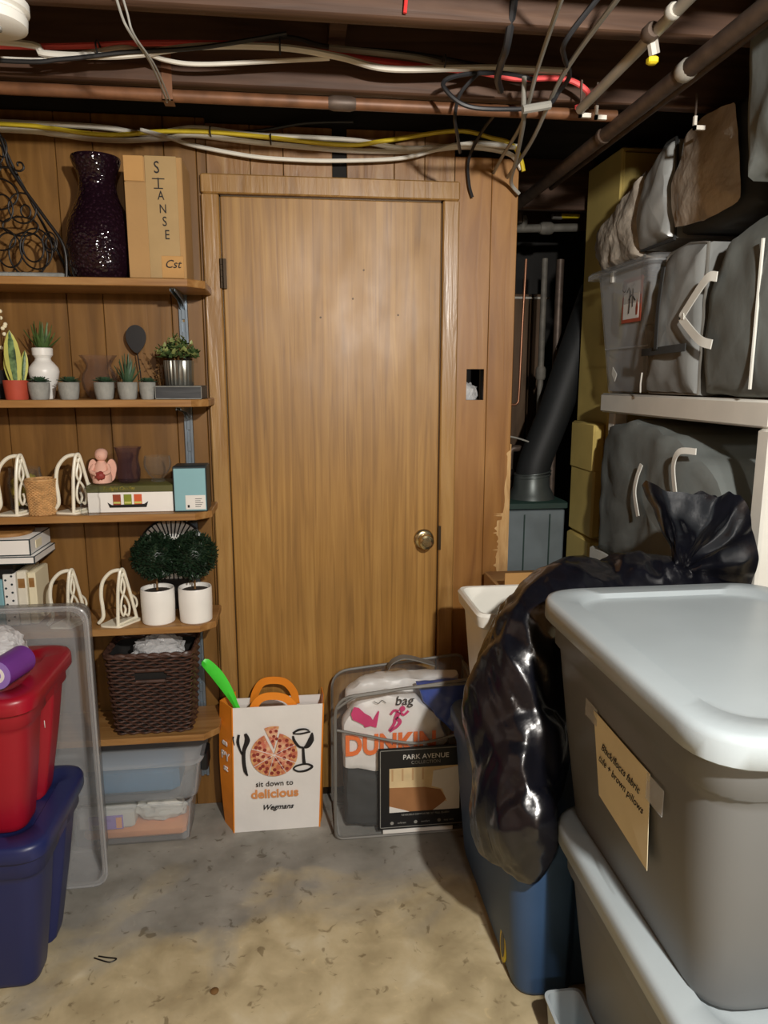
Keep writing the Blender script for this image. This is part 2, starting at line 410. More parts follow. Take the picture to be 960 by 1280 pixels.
def cushion(mb, outline, t, mapf, bulge=.02, amp=.006, seed=0, n=72, ns=7.0, front_only=False, round_=.03, s0=1.0):
    # soft body: outline in (u,v), thickness t along the normal; front at +d
    O = resample(outline, n); c = sum((p for p in O), Vector((0, 0))) / n
    def nz(u, v, k): return amp * (noise.noise(Vector((u * ns, v * ns, k + seed * 7.3))) + .5 * noise.noise(Vector((u * ns * 2.3, v * ns * 2.3, k + seed * 3.1))))
    prof = [(.04, 1), (.2, 1), (.38, 1), (.55, 1), (.7, 1), (.82, 1), (.91, 1), (.97, 1)]
    rings = []
    size = max((p - c).length for p in O)
    def rg(s, d, side):
        r = []
        for p in O:
            q = c + (p - c) * s
            dd = d + side * bulge * (1 - s * s) + (nz(q.x, q.y, 0 if side > 0 else 40) if side else 0)
            e = nz(q.x, q.y, 80) if s > .9 else 0
            dirv = (p - c).normalized() if (p - c).length else Vector((0, 0))
            q = q + dirv * e
            r.append(mapf(q.x, q.y, dd))
        return r
    k = round_ / size
    for s, _ in prof: rings.append(rg(s * (1 - k) * s0, t / 2, 1))
    if not front_only:
        rings.append(rg((1 - k * .3), t / 2 - round_ * .3, 1)); rings.append(rg(1.0, t / 2 - round_, 0)); rings.append(rg(1.0, 0, 0)); rings.append(rg(1.0, -t / 2 + round_, 0)); rings.append(rg((1 - k * .3), -t / 2 + round_ * .3, -1))
        for s, _ in reversed(prof): rings.append(rg(s * (1 - k), -t / 2, -1))
        mb.loft(rings)
    else:
        mb.loft(rings, True, False)
    return O

# ================================================================== SETTING
W = 2.435
fl = MB(); fl.b2((-1.6, -2.6, -.08), (1.8, 4.1, 0)); tag(fl.build('floor', 'floor', loc=(0, 0, 0)), kind='structure')
o = MB().b2((-1.56, -2.6, 0), (-1.46, W, 2.42)).build('wall_left', 'panel'); o['kind'] = 'structure'
o = MB().b2((1.66, -2.6, 0), (1.76, 4.0, 2.42)).build('wall_right', 'block'); o['kind'] = 'structure'
o = MB().b2((-1.5, 3.95, 0), (1.76, 4.05, 2.42)).build('wall_utility', 'block'); o['kind'] = 'structure'
o = MB().b2((-1.56, -2.7, 0), (1.76, -2.6, 2.42)).build('wall_rear', 'panel'); o['kind'] = 'structure'

ce = struct('ceiling', (0, 0, 2.22))
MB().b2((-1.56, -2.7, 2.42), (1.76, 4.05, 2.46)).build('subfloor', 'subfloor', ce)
jm = None
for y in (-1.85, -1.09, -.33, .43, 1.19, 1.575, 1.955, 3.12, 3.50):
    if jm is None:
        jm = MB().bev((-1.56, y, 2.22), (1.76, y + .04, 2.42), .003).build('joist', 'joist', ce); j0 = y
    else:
        c = jm.copy(); COL.objects.link(c); c.location.y = y - j0
# blocking between the second pair of joists
MB().b2((.10, 1.617, 2.315), (.14, 1.953, 2.42)).build('blocking', 'joist', ce)

# ---- panelled wall behind the shelves: backing + single boards with open grooves
wb = struct('wall_back', (0, W, 0))
bk = MB()
bk.b2((-1.46, W + .010, 0), (-.262, W + .05, 2.40)); bk.b2((-.262, W + .010, 2.10), (.531, W + .05, 2.40))
bk.b2((.531, W + .010, 0), (.742, W + .05, 1.442)); bk.b2((.531, W + .010, 1.546), (.742, W + .05, 2.215))
bk.b2((.531, W + .010, 1.442), (.581, W + .05, 1.546)); bk.b2((.642, W + .010, 1.442), (.742, W + .05, 1.546))
bk.build('backing', 'dark', wb, False)
G = .0009
def board(x0, x1, z0, z1, mat):
    return MB().bev((x0 + G, W, z0), (x1 - G, W + .012, z1), .0018).build('panel', mat, wb, False)
gl = [-1.46, -1.30, -1.12, -1.00, -.905, -.70, -.591, -.382, -.285, -.255]
for a, b in zip(gl[:-1], gl[1:]): board(a, b, 0, 2.30, 'panel')
for a, b in zip([-.255, -.121, -.019], [-.121, -.019, .135]): board(a, b, 2.10, 2.285, 'panel_top')
for a, b in zip([.180, .332, .431], [.332, .431, .530]): board(a, b, 2.10, 2.285, 'panel_top')
# board with the outlet cut-out
q = MB(); x0, x1 = .530 + G, .652 - G
q.b2((x0, W, 0), (x1, W + .012, 1.442)); q.b2((x0, W, 1.546), (x1, W + .012, 2.215)); q.b2((x0, W, 1.442), (.581, W + .012, 1.546)); q.b2((.642, W, 1.442), (x1, W + .012, 1.546))
q.build('panel', 'panel_warm', wb, False)
board(.652, .743, 0, 2.215, 'panel_warm')
# torn veneer on the free edge of the last board
tz = [(.743, 1.265)]
rnd = random.Random(3); left = []
for i in range(150):
    zz = 1.262 - .44 * i / 149; u = i / 149
    wdt = .007 + .017 * max(0, noise.noise(Vector((zz * 9, 1.7, 0))) + .35) + (.010 if u > .55 else 0) + .018 * max(0, noise.noise(Vector((zz * 60, 4.2, 0))) - .15) + (.03 if i in (74, 76, 97, 118) else 0)
    left.append((.743 - min(.055, wdt * 1.5), zz))
pts = [(.7435, 1.27)] + left + [(.7435, .82)]
MB().poly([(x, W - .0015, z) for x, z in pts], (0, .006, 0)).build('torn_edge', 'torn', wb, False)
MB().b2((.7425, W - .001, .80), (.7455, W + .012, 1.29)).build('torn_edge', 'torn', wb, False)
# crumpled film behind the cut-out
tag(MB().sphere((.600, W + .05, 1.462), .034, 14, 9, (1, .6, 1.1), .5, 3).build('plastic_wrap', 'film', loc=(.600, W + .05, 1.44)), 'crumpled clear plastic showing in the square cut-out beside the door', 'plastic wrap')

# ---- door
dr = struct('door_1', (.135, W, 0))
MB().bev((-.217, W - .006, .035), (.486, W + .03, 2.074), .003).build('door_slab', 'door', dr, False)
ca = MB(); ca.bev((-.274, W - .022, 0), (-.220, W + .012, 2.078), .004); ca.build('casing', 'casing', dr, False)
ca = MB(); ca.bev((.489, W - .022, 0), (.543, W + .012, 2.078), .004); ca.build('casing', 'casing', dr, False)
ca = MB(); ca.bev((-.274, W - .022, 2.0785), (.543, W + .012, 2.136), .004); ca.build('casing', 'casing', dr, False)
st = MB(); st.b2((-.2205, W + .002, 0), (-.2165, W + .03, 2.08)); st.b2((.4855, W + .002, 0), (.4895, W + .03, 2.08)); st.b2((-.2205, W + .002, 2.073), (.4895, W + .03, 2.080)); st.b2((-.22, W + .012, 0), (.489, W + .05, .036))
st.build('jamb', 'hinge', dr, False)
kn = MB(); kc = (.438, W - .006, .962)
def ylathe(mb, prof, c, n=24):
    rings = [[(c[0] + r * math.cos(2 * PI * k / n), c[1] - d, c[2] + r * math.sin(2 * PI * k / n)) for k in range(n)] for r, d in prof]
    return mb.loft(rings)
ylathe(kn, [(.012, 0), (.012, .028), (.018, .034), (.026, .042), (.0275, .052), (.024, .061), (.017, .0645), (.015, .063), (.006, .0635)], kc)
k_ = kn.build('knob', 'brass', dr)
rs = MB(); ylathe(rs, [(.036, -.002), (.036, .003), (.032, .008), (.022, .011), (.013, .011)], kc); rs.build('rosette', 'brass', k_)
MB().b2((.4865, W - .024, .925), (.4960, W - .0205, 1.01)).build('strike_plate', 'hinge', dr, False)
for z in (1.84, .30):
    h = MB()
    for i in range(5): h.lathe([(.0062, 0), (.0062, .017)], (-.2195, W - .024, z - .045 + i * .018), 10, True, True)
    h.b2((-.2195, W - .0225, z - .045), (-.205, W - .0055, z + .045)); h.build('hinge', 'hinge', dr, False)
for (x, z) in ((.232, 1.86), (.196, 1.77), (.345, 1.72), (.09, 1.71)):
    t_ = MB(); ylathe(t_, [(.0035, -.001), (.0035, .0008)], (x, W - .006, z), 8); t_.build('nail_hole', 'hinge', dr)

# ================================================================== WALL SHELVES
SH = [1.795, 1.453, 1.112, .755, .390]
XE = [-.253, -.258, -.262, -.264, -.268]
lab = ['stained wooden wall shelf holding the purple vase and wine rack', 'stained wooden wall shelf holding the row of little cement pots', 'stained wooden wall shelf with the angel figurine and teal box', 'stained wooden wall shelf under the two ball topiaries', 'stained wooden wall shelf under the dark wicker basket']
SM = .022
for k, z in enumerate(SH):
    t = thing('wall_shelf', lab[k], 'shelf', (-.85, 2.3, z - SM))
    xe = XE[k]
    out = [(-1.44, 2.20), (xe - .045, 2.20), (xe, 2.245), (xe, 2.410), (-1.44, 2.410)]
    mb = MB(); i_ = .002
    inn = [(-1.44, 2.20 + i_), (xe - .045, 2.20 + i_), (xe - i_, 2.245), (xe - i_, 2.410), (-1.44, 2.410)]
    mb.loft([ring(inn, z - SM), ring(out, z - SM + i_), ring(out, z - i_), ring(inn, z)])
    mb.build('board', 'shelf', t, False)
    for bx in (-.345, -1.15):
        b = MB()
        for s in (-1, 1):
            b.poly([(bx + s * .006, 2.418, z - SM - .001), (bx + s * .006, 2.23, z - SM - .001), (bx + s * .006, 2.23, z - SM - .010), (bx + s * .006, 2.36, z - SM - .022), (bx + s * .006, 2.418, z - SM - .045)], (s * .0015, 0, 0))
        b.b2((bx - .006, 2.23, z - SM - .003), (bx + .006, 2.418, z - SM)); b.build('bracket', 'steel', t, False)
for k, bx in enumerate((-.345, -1.15)):
    s = MB(); s.b2((bx - .013, 2.420, .12), (bx - .005, W, 1.83)); s.b2((bx + .005, 2.420, .12), (bx + .013, W, 1.83)); s.b2((bx - .013, 2.428, .12), (bx + .013, W, 1.83))
    for i in range(24): s.b2((bx - .006, 2.420, .16 + i * .07), (bx + .006, 2.428, .19 + i * .07))
    t = thing('shelf_standard', ['slotted grey steel shelf upright beside the door casing', 'slotted grey steel shelf upright at the far end of the shelves'][k], 'shelf upright', (bx, W, .12))
    s.build('channel', 'steel', t, False)
    sc_ = MB(); ylathe(sc_, [(.004, 0), (.004, .002)], (bx, 2.4285, 1.695), 10); sc_.build('screw', 'brass', t)

# ================================================================== TOP SHELF
Z1 = SH[0]
def P1(x, y, Y=2.30): return (-.839 + x / 82 * .182, Y, 1.797 + (343 - y) * .00217)
t = thing('wine_rack', 'black wrought-iron scroll rack with a triangular outline on the top shelf', 'rack', (-.85, 2.3, Z1))
fr = MB()
for s in (1,):
    fr.tube(smooth_path([P1(82, 343), P1(82, 300), P1(60, 262), P1(38, 228), P1(22, 200), P1(19, 180), P1(13, 160), P1(7, 154)], 5), .0048, 8)
mir = lambda p: (2 * -.853 - p[0], p[1], p[2])
fr.tube([mir(p) for p in smooth_path([P1(82, 343), P1(82, 300), P1(60, 262), P1(38, 228), P1(22, 200), P1(19, 180), P1(13, 160), P1(7, 154)], 5)], .0048, 8)
fr.tube([P1(7, 154), mir(P1(7, 154))], .0048, 8)
fr.tube(smooth_path([P1(22, 200), P1(27, 204), P1(35, 206), P1(40, 202), P1(38, 196), P1(33, 196), P1(33, 200)], 4), .003, 6)
fr.tube([mir(p) for p in smooth_path([P1(22, 200), P1(27, 204), P1(35, 206), P1(40, 202), P1(38, 196), P1(33, 196), P1(33, 200)], 4)], .003, 6)
fr.tube([P1(22, 202), mir(P1(22, 202))], .0035, 6)
# rear leg frame
fr.tube([P1(82, 343, 2.38), P1(22, 200, 2.345), P1(7, 154, 2.32)], .004, 6); fr.tube([mir(p) for p in (P1(82, 343, 2.38), P1(22, 200, 2.345), P1(7, 154, 2.32))], .004, 6)
fr.build('frame', 'black_iron', t)
el = [(11, 253, 12, 17), (34, 252, 17, 19), (13, 305, 16, 22), (44, 302, 13, 18), (47, 303, 20, 26), (64, 294, 9, 13), (66, 296, 6, 8), (2, 235, 28, 20), (36, 310, 24, 28), (5, 292, 18, 14), (30, 275, 22, 12), (6, 184, 10, 14), (16, 178, 6, 12), (38, 256, 6, 8), (-8, 200, 20, 12)]
for k, (x, y, a, b) in enumerate(el):
    r_ = MB(); ps = []
    for i in range(28):
        q_ = 2 * PI * i / 28; ps.append(P1(x + a * math.cos(q_), min(342, y + b * math.sin(q_)), 2.296 + .004 * (k % 3)))
    r_.tube(ps, .0026, 6, True)
    r_.build('scroll_ring', 'black_iron', t)
    if x > 18: MB().tube([mir(p) for p in ps], .0026, 6, True).build('scroll_ring', 'black_iron', t)
MB().bev((-1.05, 2.285, Z1), (-.660, 2.395, Z1 + .022), .003).build('base', 'cement', t)

t = MB()
vp = [(.0, 0), (.074, 0), (.082, .008), (.091, .04), (.0965, .09), (.096, .125), (.089, .165), (.077, .195), (.063, .222), (.055, .245), (.051, .268), (.051, .286), (.056, .306), (.065, .326), (.0695, .340), (.068, .346), (.062, .342), (.052, .315), (.046, .29), (.046, .26), (.05, .23)]
t.lathe(vp, (-.556, 2.318, Z1), 40, False)
tag(t.build('vase', 'vase', loc=(-.556, 2.318, Z1)), 'tall dark purple crackle-glass vase with a flared lip', 'vase')

t = thing('cardboard_box', 'tall narrow cardboard box with handwritten black letters on the top shelf', 'box', (-.385, 2.32, Z1))
MB().bev((-.463, 2.238, Z1), (-.303, 2.40, 2.131), .003).build('carton', 'cardboard', t)
f_ = MB(); f_.bev((-.463, 2.2355, 2.062), (-.409, 2.239, 2.130), .001); f_.build('flap', 'card_flap', t)
f_ = MB(); f_.bev((-.463, 2.2358, 1.80), (-.404, 2.239, 2.060), .001); f_.build('flap', 'cardboard', t)
f_ = MB(); f_.bev((-.372, 2.2345, 1.80), (-.310, 2.2385, 1.862), .001); f_.build('flap', 'card_flap', t)
MB().bev((-.405, 2.2352, 1.80), (-.318, 2.2385, 2.1305), .0008).build('tape', 'tape', t)
for ch, x, z, s in (('S', -.372, 2.098, .040), ('I', -.369, 2.056, .036), ('A', -.364, 2.024, .030), ('N', -.360, 1.988, .030), ('S', -.357, 1.954, .032), ('E', -.352, 1.918, .032)):
    text('letter', ch, s * 1.15, (x, 2.2335, z), FACE_Y, 'ink', t, sx=.8)
    if ch == 'I':
        MB().b2((-.386, 2.233, 2.068), (-.352, 2.2345, 2.0705)).build('letter_stroke', 'ink', t); MB().b2((-.382, 2.233, 2.0425), (-.357, 2.2345, 2.045)).build('letter_stroke', 'ink', t)
text('letter', 'Cst', .032, (-.341, 2.2325, 1.838), FACE_Y, 'ink', t, shear=.3)

# ================================================================== SECOND SHELF
Z2 = SH[1]
def leaf(mb, base_, d, L, wdt, bend=.0, n=4, side=None, thick=.001):
    d = Vector(d).normalized(); s = side or d.cross(Vector((.13, .2, 1)))
    s = Vector(s)
    if s.length < 1e-4: s = Vector((1, 0, 0))
    s.normalize(); nrm = s.cross(d).normalized(); rings = []
    for i in range(n + 1):
        u = i / n; ww = wdt * math.sin(PI * (.12 + .88 * (1 - u) ** .9)) if u < 1 else .0002
        ww = wdt * (1 - u) ** .75 * (1 + .5 * u) if u < 1 else .0002
        c = Vector(base_) + d * L * u + nrm * bend * u * u * L
        rings.append([c - s * ww, c + nrm * ww * .35 + nrm * thick, c + s * ww, c - nrm * thick])
    mb.loft(rings)
def pot(prof, name, mat, t, c, n=24, **k): return MB().lathe(prof, c, n, True, False, **k).build(name, mat, t)
CUP = lambda r, h, tr=.84: [(r * tr * .9, 0), (r * tr, .003), (r * .96, h * .5), (r, h), (r * .9, h + .0005), (r * .86, h - .008), (.0, h - .008)]

t = thing('snake_plant', 'snake plant with a yellow-edged leaf in a terracotta red pot', 'potted plant', (-.806, 2.25, Z2))
pot([(.030, 0), (.031, .003), (.035, .050), (.0355, .056), (.032, .056), (.030, .048), (0, .048)], 'pot', 'terracotta', t, (-.806, 2.25, Z2))
def snake_leaf(b, d, L, wd):
    b = Vector(b); d = Vector(d).normalized(); s = d.cross(Vector((0, 1, 0))).normalized(); nrm = s.cross(d)
    pr = [(0, .45), (.15, .7), (.35, .95), (.55, 1), (.75, .8), (.9, .42), (1, .02)]
    lf = MB()
    for k, (m_, dz) in enumerate(((1.0, 0), (.68, -.0012))):
        lf.cur = k
        lf.loft([[b + d * L * u - s * wd * v * m_ + nrm * (0), b + d * L * u - Vector((0, .002, 0)) + Vector((0, dz, 0)), b + d * L * u + s * wd * v * m_, b + d * L * u + Vector((0, .002, 0))] for u, v in pr])
    return lf.build('leaf', ['leaf_edge', 'leaf_core'], t)
snake_leaf((-.806, 2.25, Z2 + .048), (-.04, 0, 1), .150, .023); snake_leaf((-.790, 2.26, Z2 + .048), (.12, .05, 1), .095, .012); snake_leaf((-.824, 2.266, Z2 + .048), (-.18, .1, 1), .085, .011)

t = thing('aloe_vase', 'white pebbled bottle vase topped with an aloe plant', 'potted plant', (-.753, 2.335, Z2))
pot([(.024, 0), (.026, .004), (.030, .03), (.040, .062), (.044, .082), (.041, .094), (.030, .108), (.024, .114), (.022, .120), (.025, .126), (.029, .130), (.030, .15), (.027, .152), (.025, .145), (0, .145)], 'vase', 'white', t, (-.753, 2.335, Z2), 28, rib=lambda u, z: .0012 * math.sin(u * 2 * PI * 14) * math.sin(z * 500) if z < .1 else 0)
lv = MB(); rnd = random.Random(5)
for i in range(16):
    a = i * 2.4; e = .35 + .06 * i
    leaf(lv, (-.753 + .008 * math.cos(a), 2.335 + .008 * math.sin(a), Z2 + .145), (math.cos(a) * (1.1 - e * .8), math.sin(a) * (1.1 - e * .8), e + .2), .05 + .035 * min(1, e), .0065, .1)
tag(lv.build('leaves', 'green_aloe', t), kind='stuff')

def succ(t, c, r, kind, seed):
    mb = MB(); rnd = random.Random(seed)
    nL = 26 if kind == 'ros' else 22
    for i in range(nL):
        a = i * 2.4; u = i / nL
        if kind == 'ros': d = (math.cos(a) * (1 - u * .7), math.sin(a) * (1 - u * .7), .25 + u * .9); L = r * (.95 - .3 * u); wd = r * .26
        else: d = (math.cos(a) * (.6 - u * .5), math.sin(a) * (.6 - u * .5), .7 + u); L = r * (1.3 + 1.1 * u); wd = r * .15
        leaf(mb, (c[0] + .3 * r * math.cos(a) * (1 - u), c[1] + .3 * r * math.sin(a) * (1 - u), c[2]), d, L, wd, -.15 if kind == 'ros' else .05, 3)
    return tag(mb.build('leaves', 'green_dark', t), kind='stuff')
plab = ['squat cement pot with flat rosette succulent beside the terracotta pot', 'cement pot with low bushy succulent in front of the white vase and glass vase', 'pale-flecked cement pot with a short succulent before the ruffled glass vase', 'cement pot with a tall spiky succulent', 'small cement pot with a low succulent beside the black box']
for k, (x, r, kd) in enumerate(((-.741, .030, 'ros'), (-.658, .030, 'ros'), (-.558, .029, 'ros'), (-.491, .029, 'spk'), (-.434, .024, 'ros'))):
    t = thing('succulent_pot', plab[k], 'potted plant', (x, 2.245, Z2), 'little cement succulent pots')
    pot(CUP(r, .050), 'pot', 'cement', t, (x, 2.245, Z2)); MB().lathe([(r * .85, .0), (0, .001)], (x, 2.245, Z2 + .043), 16, False).build('soil', 'soil', t)
    succ(t, (x, 2.245, Z2 + .050), r * (.95 if kd == 'ros' else 1.25), kd, k)

t = MB(); ruf = lambda u, z: .004 * math.sin(u * 2 * PI * 10) * max(0, (z - .095) / .035)
t.lathe([(.0, .002), (.030, 0), (.034, .004), (.048, .03), (.053, .055), (.049, .075), (.038, .092), (.036, .100), (.042, .115), (.052, .131), (.050, .131), (.040, .115), (.034, .100), (.036, .091), (.047, .075), (.051, .055), (.046, .03), (.032, .006), (0, .005)], (-.595, 2.345, Z2), 40, False, False, ruf)
tag(t.build('glass_vase', 'glass_amber', loc=(-.595, 2.345, Z2)), 'round amber-tinted glass vase with a ruffled rim behind the succulents', 'glass vase')

t = thing('teardrop_shape', 'flat black teardrop ornament on a thin stem against the panelling', 'shape', (-.487, 2.395, Z2))  # flat black teardrop with a thin tail, set close to the boards
MB().poly([(-.489 + .031 * math.sin(a) * (1 - .35 * max(0, -math.cos(a)) ** 2), 2.393, Z2 + .190 + (.036 if math.cos(a) > 0 else .050) * math.cos(a)) for a in [2 * PI * i / 26 for i in range(26)]], (0, .005, 0)).build('blade', 'black', t)
MB().tube([(-.489, 2.396, Z2 + .15), (-.482, 2.396, Z2 + .08), (-.480, 2.398, Z2)], .002, 6).build('stem', 'black_iron', t)

t = thing('boxwood_tin', 'ribbed metal tin of leafy boxwood standing on the black wooden box', 'potted plant', (-.348, 2.30, Z2 + .040))
pot([(.039, 0), (.041, .003), (.044, .072), (.043, .075), (.040, .074), (.038, .066), (0, .066)], 'tin', 'ribbed_tin', t, (-.348, 2.30, Z2 + .040), 72, rib=lambda u, z: .0013 * math.sin(u * 2 * PI * 24))
lv = MB(); rnd = random.Random(11)
for i in range(260):
    a = rnd.random() * 6.28; rr = rnd.random() ** .5
    c = (-.348 + .056 * rr * math.cos(a), 2.30 + .05 * rr * math.sin(a), Z2 + .112 + (.075 * (1 - rr * .7)) * rnd.random() + .01)
    leaf(lv, c, (rnd.uniform(-1, 1), rnd.uniform(-1, 1), rnd.uniform(-.3, 1)), .016, .0065, .2, 2)
tag(lv.build('leaves', 'green_mid', t), kind='stuff')
lv = MB()
for i in range(90):
    a = rnd.random() * 6.28; rr = rnd.random() ** .5
    leaf(lv, (-.348 + .062 * rr * math.cos(a), 2.30 + .054 * rr * math.sin(a), Z2 + .118 + .07 * (1 - rr * .7) * rnd.random() + .012), (rnd.uniform(-1, 1), rnd.uniform(-1, .2), rnd.uniform(-.2, 1)), .014, .006, .2, 2)
tag(lv.build('leaves', 'green_pale', t), kind='stuff')
sm = MB()
for i in range(14): sm.tube([(-.348, 2.30, Z2 + .10), (-.348 + .045 * math.cos(i), 2.30 + .04 * math.sin(i), Z2 + .165)], .001, 4)
sm.build('stems', 'twig', t)

t = thing('dried_sprig', 'dried sprig of tiny brown leaves beside the boxwood tin', 'dried plant', (-.412, 2.36, Z2))
sp = MB(); lv = MB(); rnd = random.Random(2)
for i in range(9):
    e = (-.412 + rnd.uniform(-.045, .03), 2.36 + rnd.uniform(-.02, .03), Z2 + rnd.uniform(.07, .15))
    pp = smooth_path([(-.412, 2.36, Z2), (-.412 + (e[0] + .412) * .3, 2.36, Z2 + .06), e], 4); sp.tube(pp, .0008, 4)
    for j in range(5):
        q_ = pp[-1 - j]; leaf(lv, q_, (rnd.uniform(-1, 1), rnd.uniform(-1, 1), rnd.uniform(-1, 1)), .009, .004, .1, 2)
sp.build('stems', 'twig', t); tag(lv.build('leaves', 'twig', t), kind='stuff')
t = thing('wooden_box', 'shallow black-stained wooden box under the boxwood tin', 'box', (-.341, 2.29, Z2))
MB().bev((-.408, 2.220, Z2), (-.274, 2.365, Z2 + .040), .002).build('body', 'slate_wood', t)
ed = MB()
for (a, b) in (((-.408, Z2 + .001), (-.274, Z2 + .003)), ((-.408, Z2 + .037), (-.274, Z2 + .039)), ((-.408, Z2), (-.4065, Z2 + .04)), ((-.2755, Z2), (-.274, Z2 + .04))):
    ed.b2((a[0], 2.2188, a[1]), (b[0], 2.2205, b[1]))
ed.build('worn_edges', 'cement', t, False)
t = thing('dried_flowers', 'pale dried flower stems in a dark pot at the frame side of the snake plant', 'dried plant', (-.895, 2.33, Z2))
pot(CUP(.045, .085), 'pot', 'black', t, (-.895, 2.33, Z2))
sp = MB(); rnd = random.Random(9); bl = MB()
for i in range(16):
    e = Vector((-.895 + rnd.uniform(-.07, .07), 2.33 + rnd.uniform(-.04, .03), Z2 + rnd.uniform(.14, .27)))
    sp.tube(smooth_path([(-.895, 2.33, Z2 + .07), ((-.895 + e.x) / 2, 2.33, Z2 + .14), e], 4), .0009, 4); bl.sphere(e, .006, 8, 6)
sp.build('stems', 'twig', t); bl.build('buds', 'paper', t)

# ================================================================== THIRD SHELF
Z3 = SH[2]
def scroll_holder(c, label, rot=0):
    # white enamelled holder: leaf-shaped base, arched bow and one scrolled side panel
    x, y, z = c
    t = thing('scroll_holder', label, 'holder', c, 'white scroll holders')
    t_ = MB(); o2 = rpoly([(x - .050, y - .040), (x + .020, y - .050), (x + .066, y + .038), (x - .02, y + .050)], .015, 4)
    t_.loft([ring(o2, z), ring(o2, z + .006)]); t_.build('base', 'cream', t)
    b = MB(); b.tube(smooth_path([(x - .052, y - .03, z + .010), (x - .036, y - .032, z + .03), (x - .036, y - .030, z + .06), (x - .040, y - .026, z + .10), (x - .034, y - .022, z + .14), (x - .012, y - .018, z + .168), (x + .012, y - .014, z + .176), (x + .022, y - .014, z + .170)], 5), .0058, 8); b.build('bow', 'cream', t)
    f = MB()
    def Q(u, v): return (x + .012 + .032 * u, y - .042 + .085 * u, z + v)
    f.tube(smooth_path([Q(0, .004), Q(.05, .06), Q(.12, .12), Q(.25, .168), Q(.35, .178), Q(.45, .17), Q(.62, .12), Q(.8, .06), Q(.95, .006)], 5), .0052, 8)
    f.tube([Q(0, .008), Q(.95, .008)], .004, 6)
    f.build('side_frame', 'cream', t)
    s = MB()
    s.tube(smooth_path([Q(.3, .165), Q(.45, .12), Q(.25, .08), Q(.2, .05), Q(.3, .03), Q(.42, .045), Q(.36, .062)], 5), .0036, 6)
    s.tube(smooth_path([Q(.42, .165), Q(.25, .115), Q(.5, .08), Q(.62, .05), Q(.55, .025), Q(.45, .03)], 5), .0036, 6)
    s.tube(smooth_path([Q(.7, .09), Q(.95, .07), Q(1.02, .05), Q(.9, .04), Q(.84, .055)], 5), .0036, 6)
    s.build('scrolls', 'cream', t)
    t.rotation_euler = (0, 0, rot)
    return t
s1 = scroll_holder((-.838, 2.262, Z3), 'white scroll holder in front of the glass jar of dried moss')
copy_tree(s1, (-.674, 2.272, Z3), 'white scroll holder beside the small tan wicker basket', rotz=-.12)
copy_tree(s1, (-.720, 2.268, SH[3]), 'white scroll holder on the topiary shelf beside the polka-dot boxes')
copy_tree(s1, (-.565, 2.258, SH[3]), 'white scroll holder on the topiary shelf nearer to the white pots', rotz=-.12)

t = thing('moss_jar', 'glass jar of dried yellow-green moss', 'jar', (-.838, 2.345, Z3))
MB().lathe([(0, .001), (.046, 0), (.05, .004), (.052, .09), (.046, .115), (.046, .13), (.044, .13), (.044, .115), (.049, .09), (.047, .006), (0, .005)], (-.838, 2.345, Z3), 28, False).build('jar', 'glass', t)
MB().sphere((-.838, 2.345, Z3 + .06), .044, 24, 16, (1, 1, 1.15), .3, 5).build('moss', 'moss', t)

def weave_cyl(t, c, r0, r1, h, rows, amp, ns, mat, rt, name='weave'):
    mb = MB()
    for k in range(rows):
        u = (k + .5) / rows; r = r0 + (r1 - r0) * u; ps = []
        for i in range(ns * 4):
            a = 2 * PI * i / (ns * 4); rr = r + amp * math.cos(a * ns + PI * k)
            ps.append((c[0] + rr * math.cos(a), c[1] + rr * math.sin(a), c[2] + h * u))
        mb.tube(ps, rt, 5, True)
    return tag(mb.build(name, mat, t), kind='stuff')
t = thing('small_basket', 'small round tan wicker basket between the scroll holders', 'basket', (-.760, 2.248, Z3))
weave_cyl(t, (-.760, 2.248, Z3), .035, .0425, .104, 24, .0016, 20, 'wicker_tan', .0024)
pot([(.032, .001), (.034, .003), (.040, .098), (.038, .098), (.032, .004), (0, .004)], 'liner', 'wicker_tan', t, (-.760, 2.248, Z3))
MB().tube([(-.760 + .0425 * math.cos(a), 2.248 + .0425 * math.sin(a), Z3 + .105) for a in [2 * PI * i / 32 for i in range(32)]], .0036, 6, True).build('rim', 'wicker_tan', t)

t = thing('candle_set_box', 'long white gift box with an olive lid and printed tealights', 'box', (-.508, 2.30, Z3))
MB().bev((-.628, 2.240, Z3), (-.376, 2.385, Z3 + .066), .002).build('box', 'white', t)
MB().bev((-.630, 2.238, Z3 + .062), (-.374, 2.387, Z3 + .084), .002).build('lid', 'olive', t)
text('letter', 'Tealight Candles', .014, (-.535, 2.237, Z3 + .075), FACE_Y, 'moss', t, shear=.3)
dc = (-.510, 2.239, Z3 + .022)
MB().poly([(dc[0] - .060, dc[1], dc[2] + .010), (dc[0] - .054, dc[1], dc[2] - .006), (dc[0] + .054, dc[1], dc[2] - .006), (dc[0] + .060, dc[1], dc[2] + .012), (dc[0] + .048, dc[1], dc[2] + .004), (dc[0] - .048, dc[1], dc[2] + .002)], (0, -.0008, 0)).build('printed_tray', 'black', t)
for x, m_ in ((-.032, 'candle_r'), (0, 'candle_g'), (.030, 'candle_o')):
    MB().b2((dc[0] + x - .0115, dc[1] - .0005, dc[2] + .001), (dc[0] + x + .0115, dc[1] + .0015, dc[2] + .034)).build('printed_candle', m_, t)
    MB().b2((dc[0] + x - .010, dc[1] - .0012, dc[2] + .006), (dc[0] + x + .010, dc[1] + .001, dc[2] + .012)).build('printed_glow', 'leaf_edge', t)

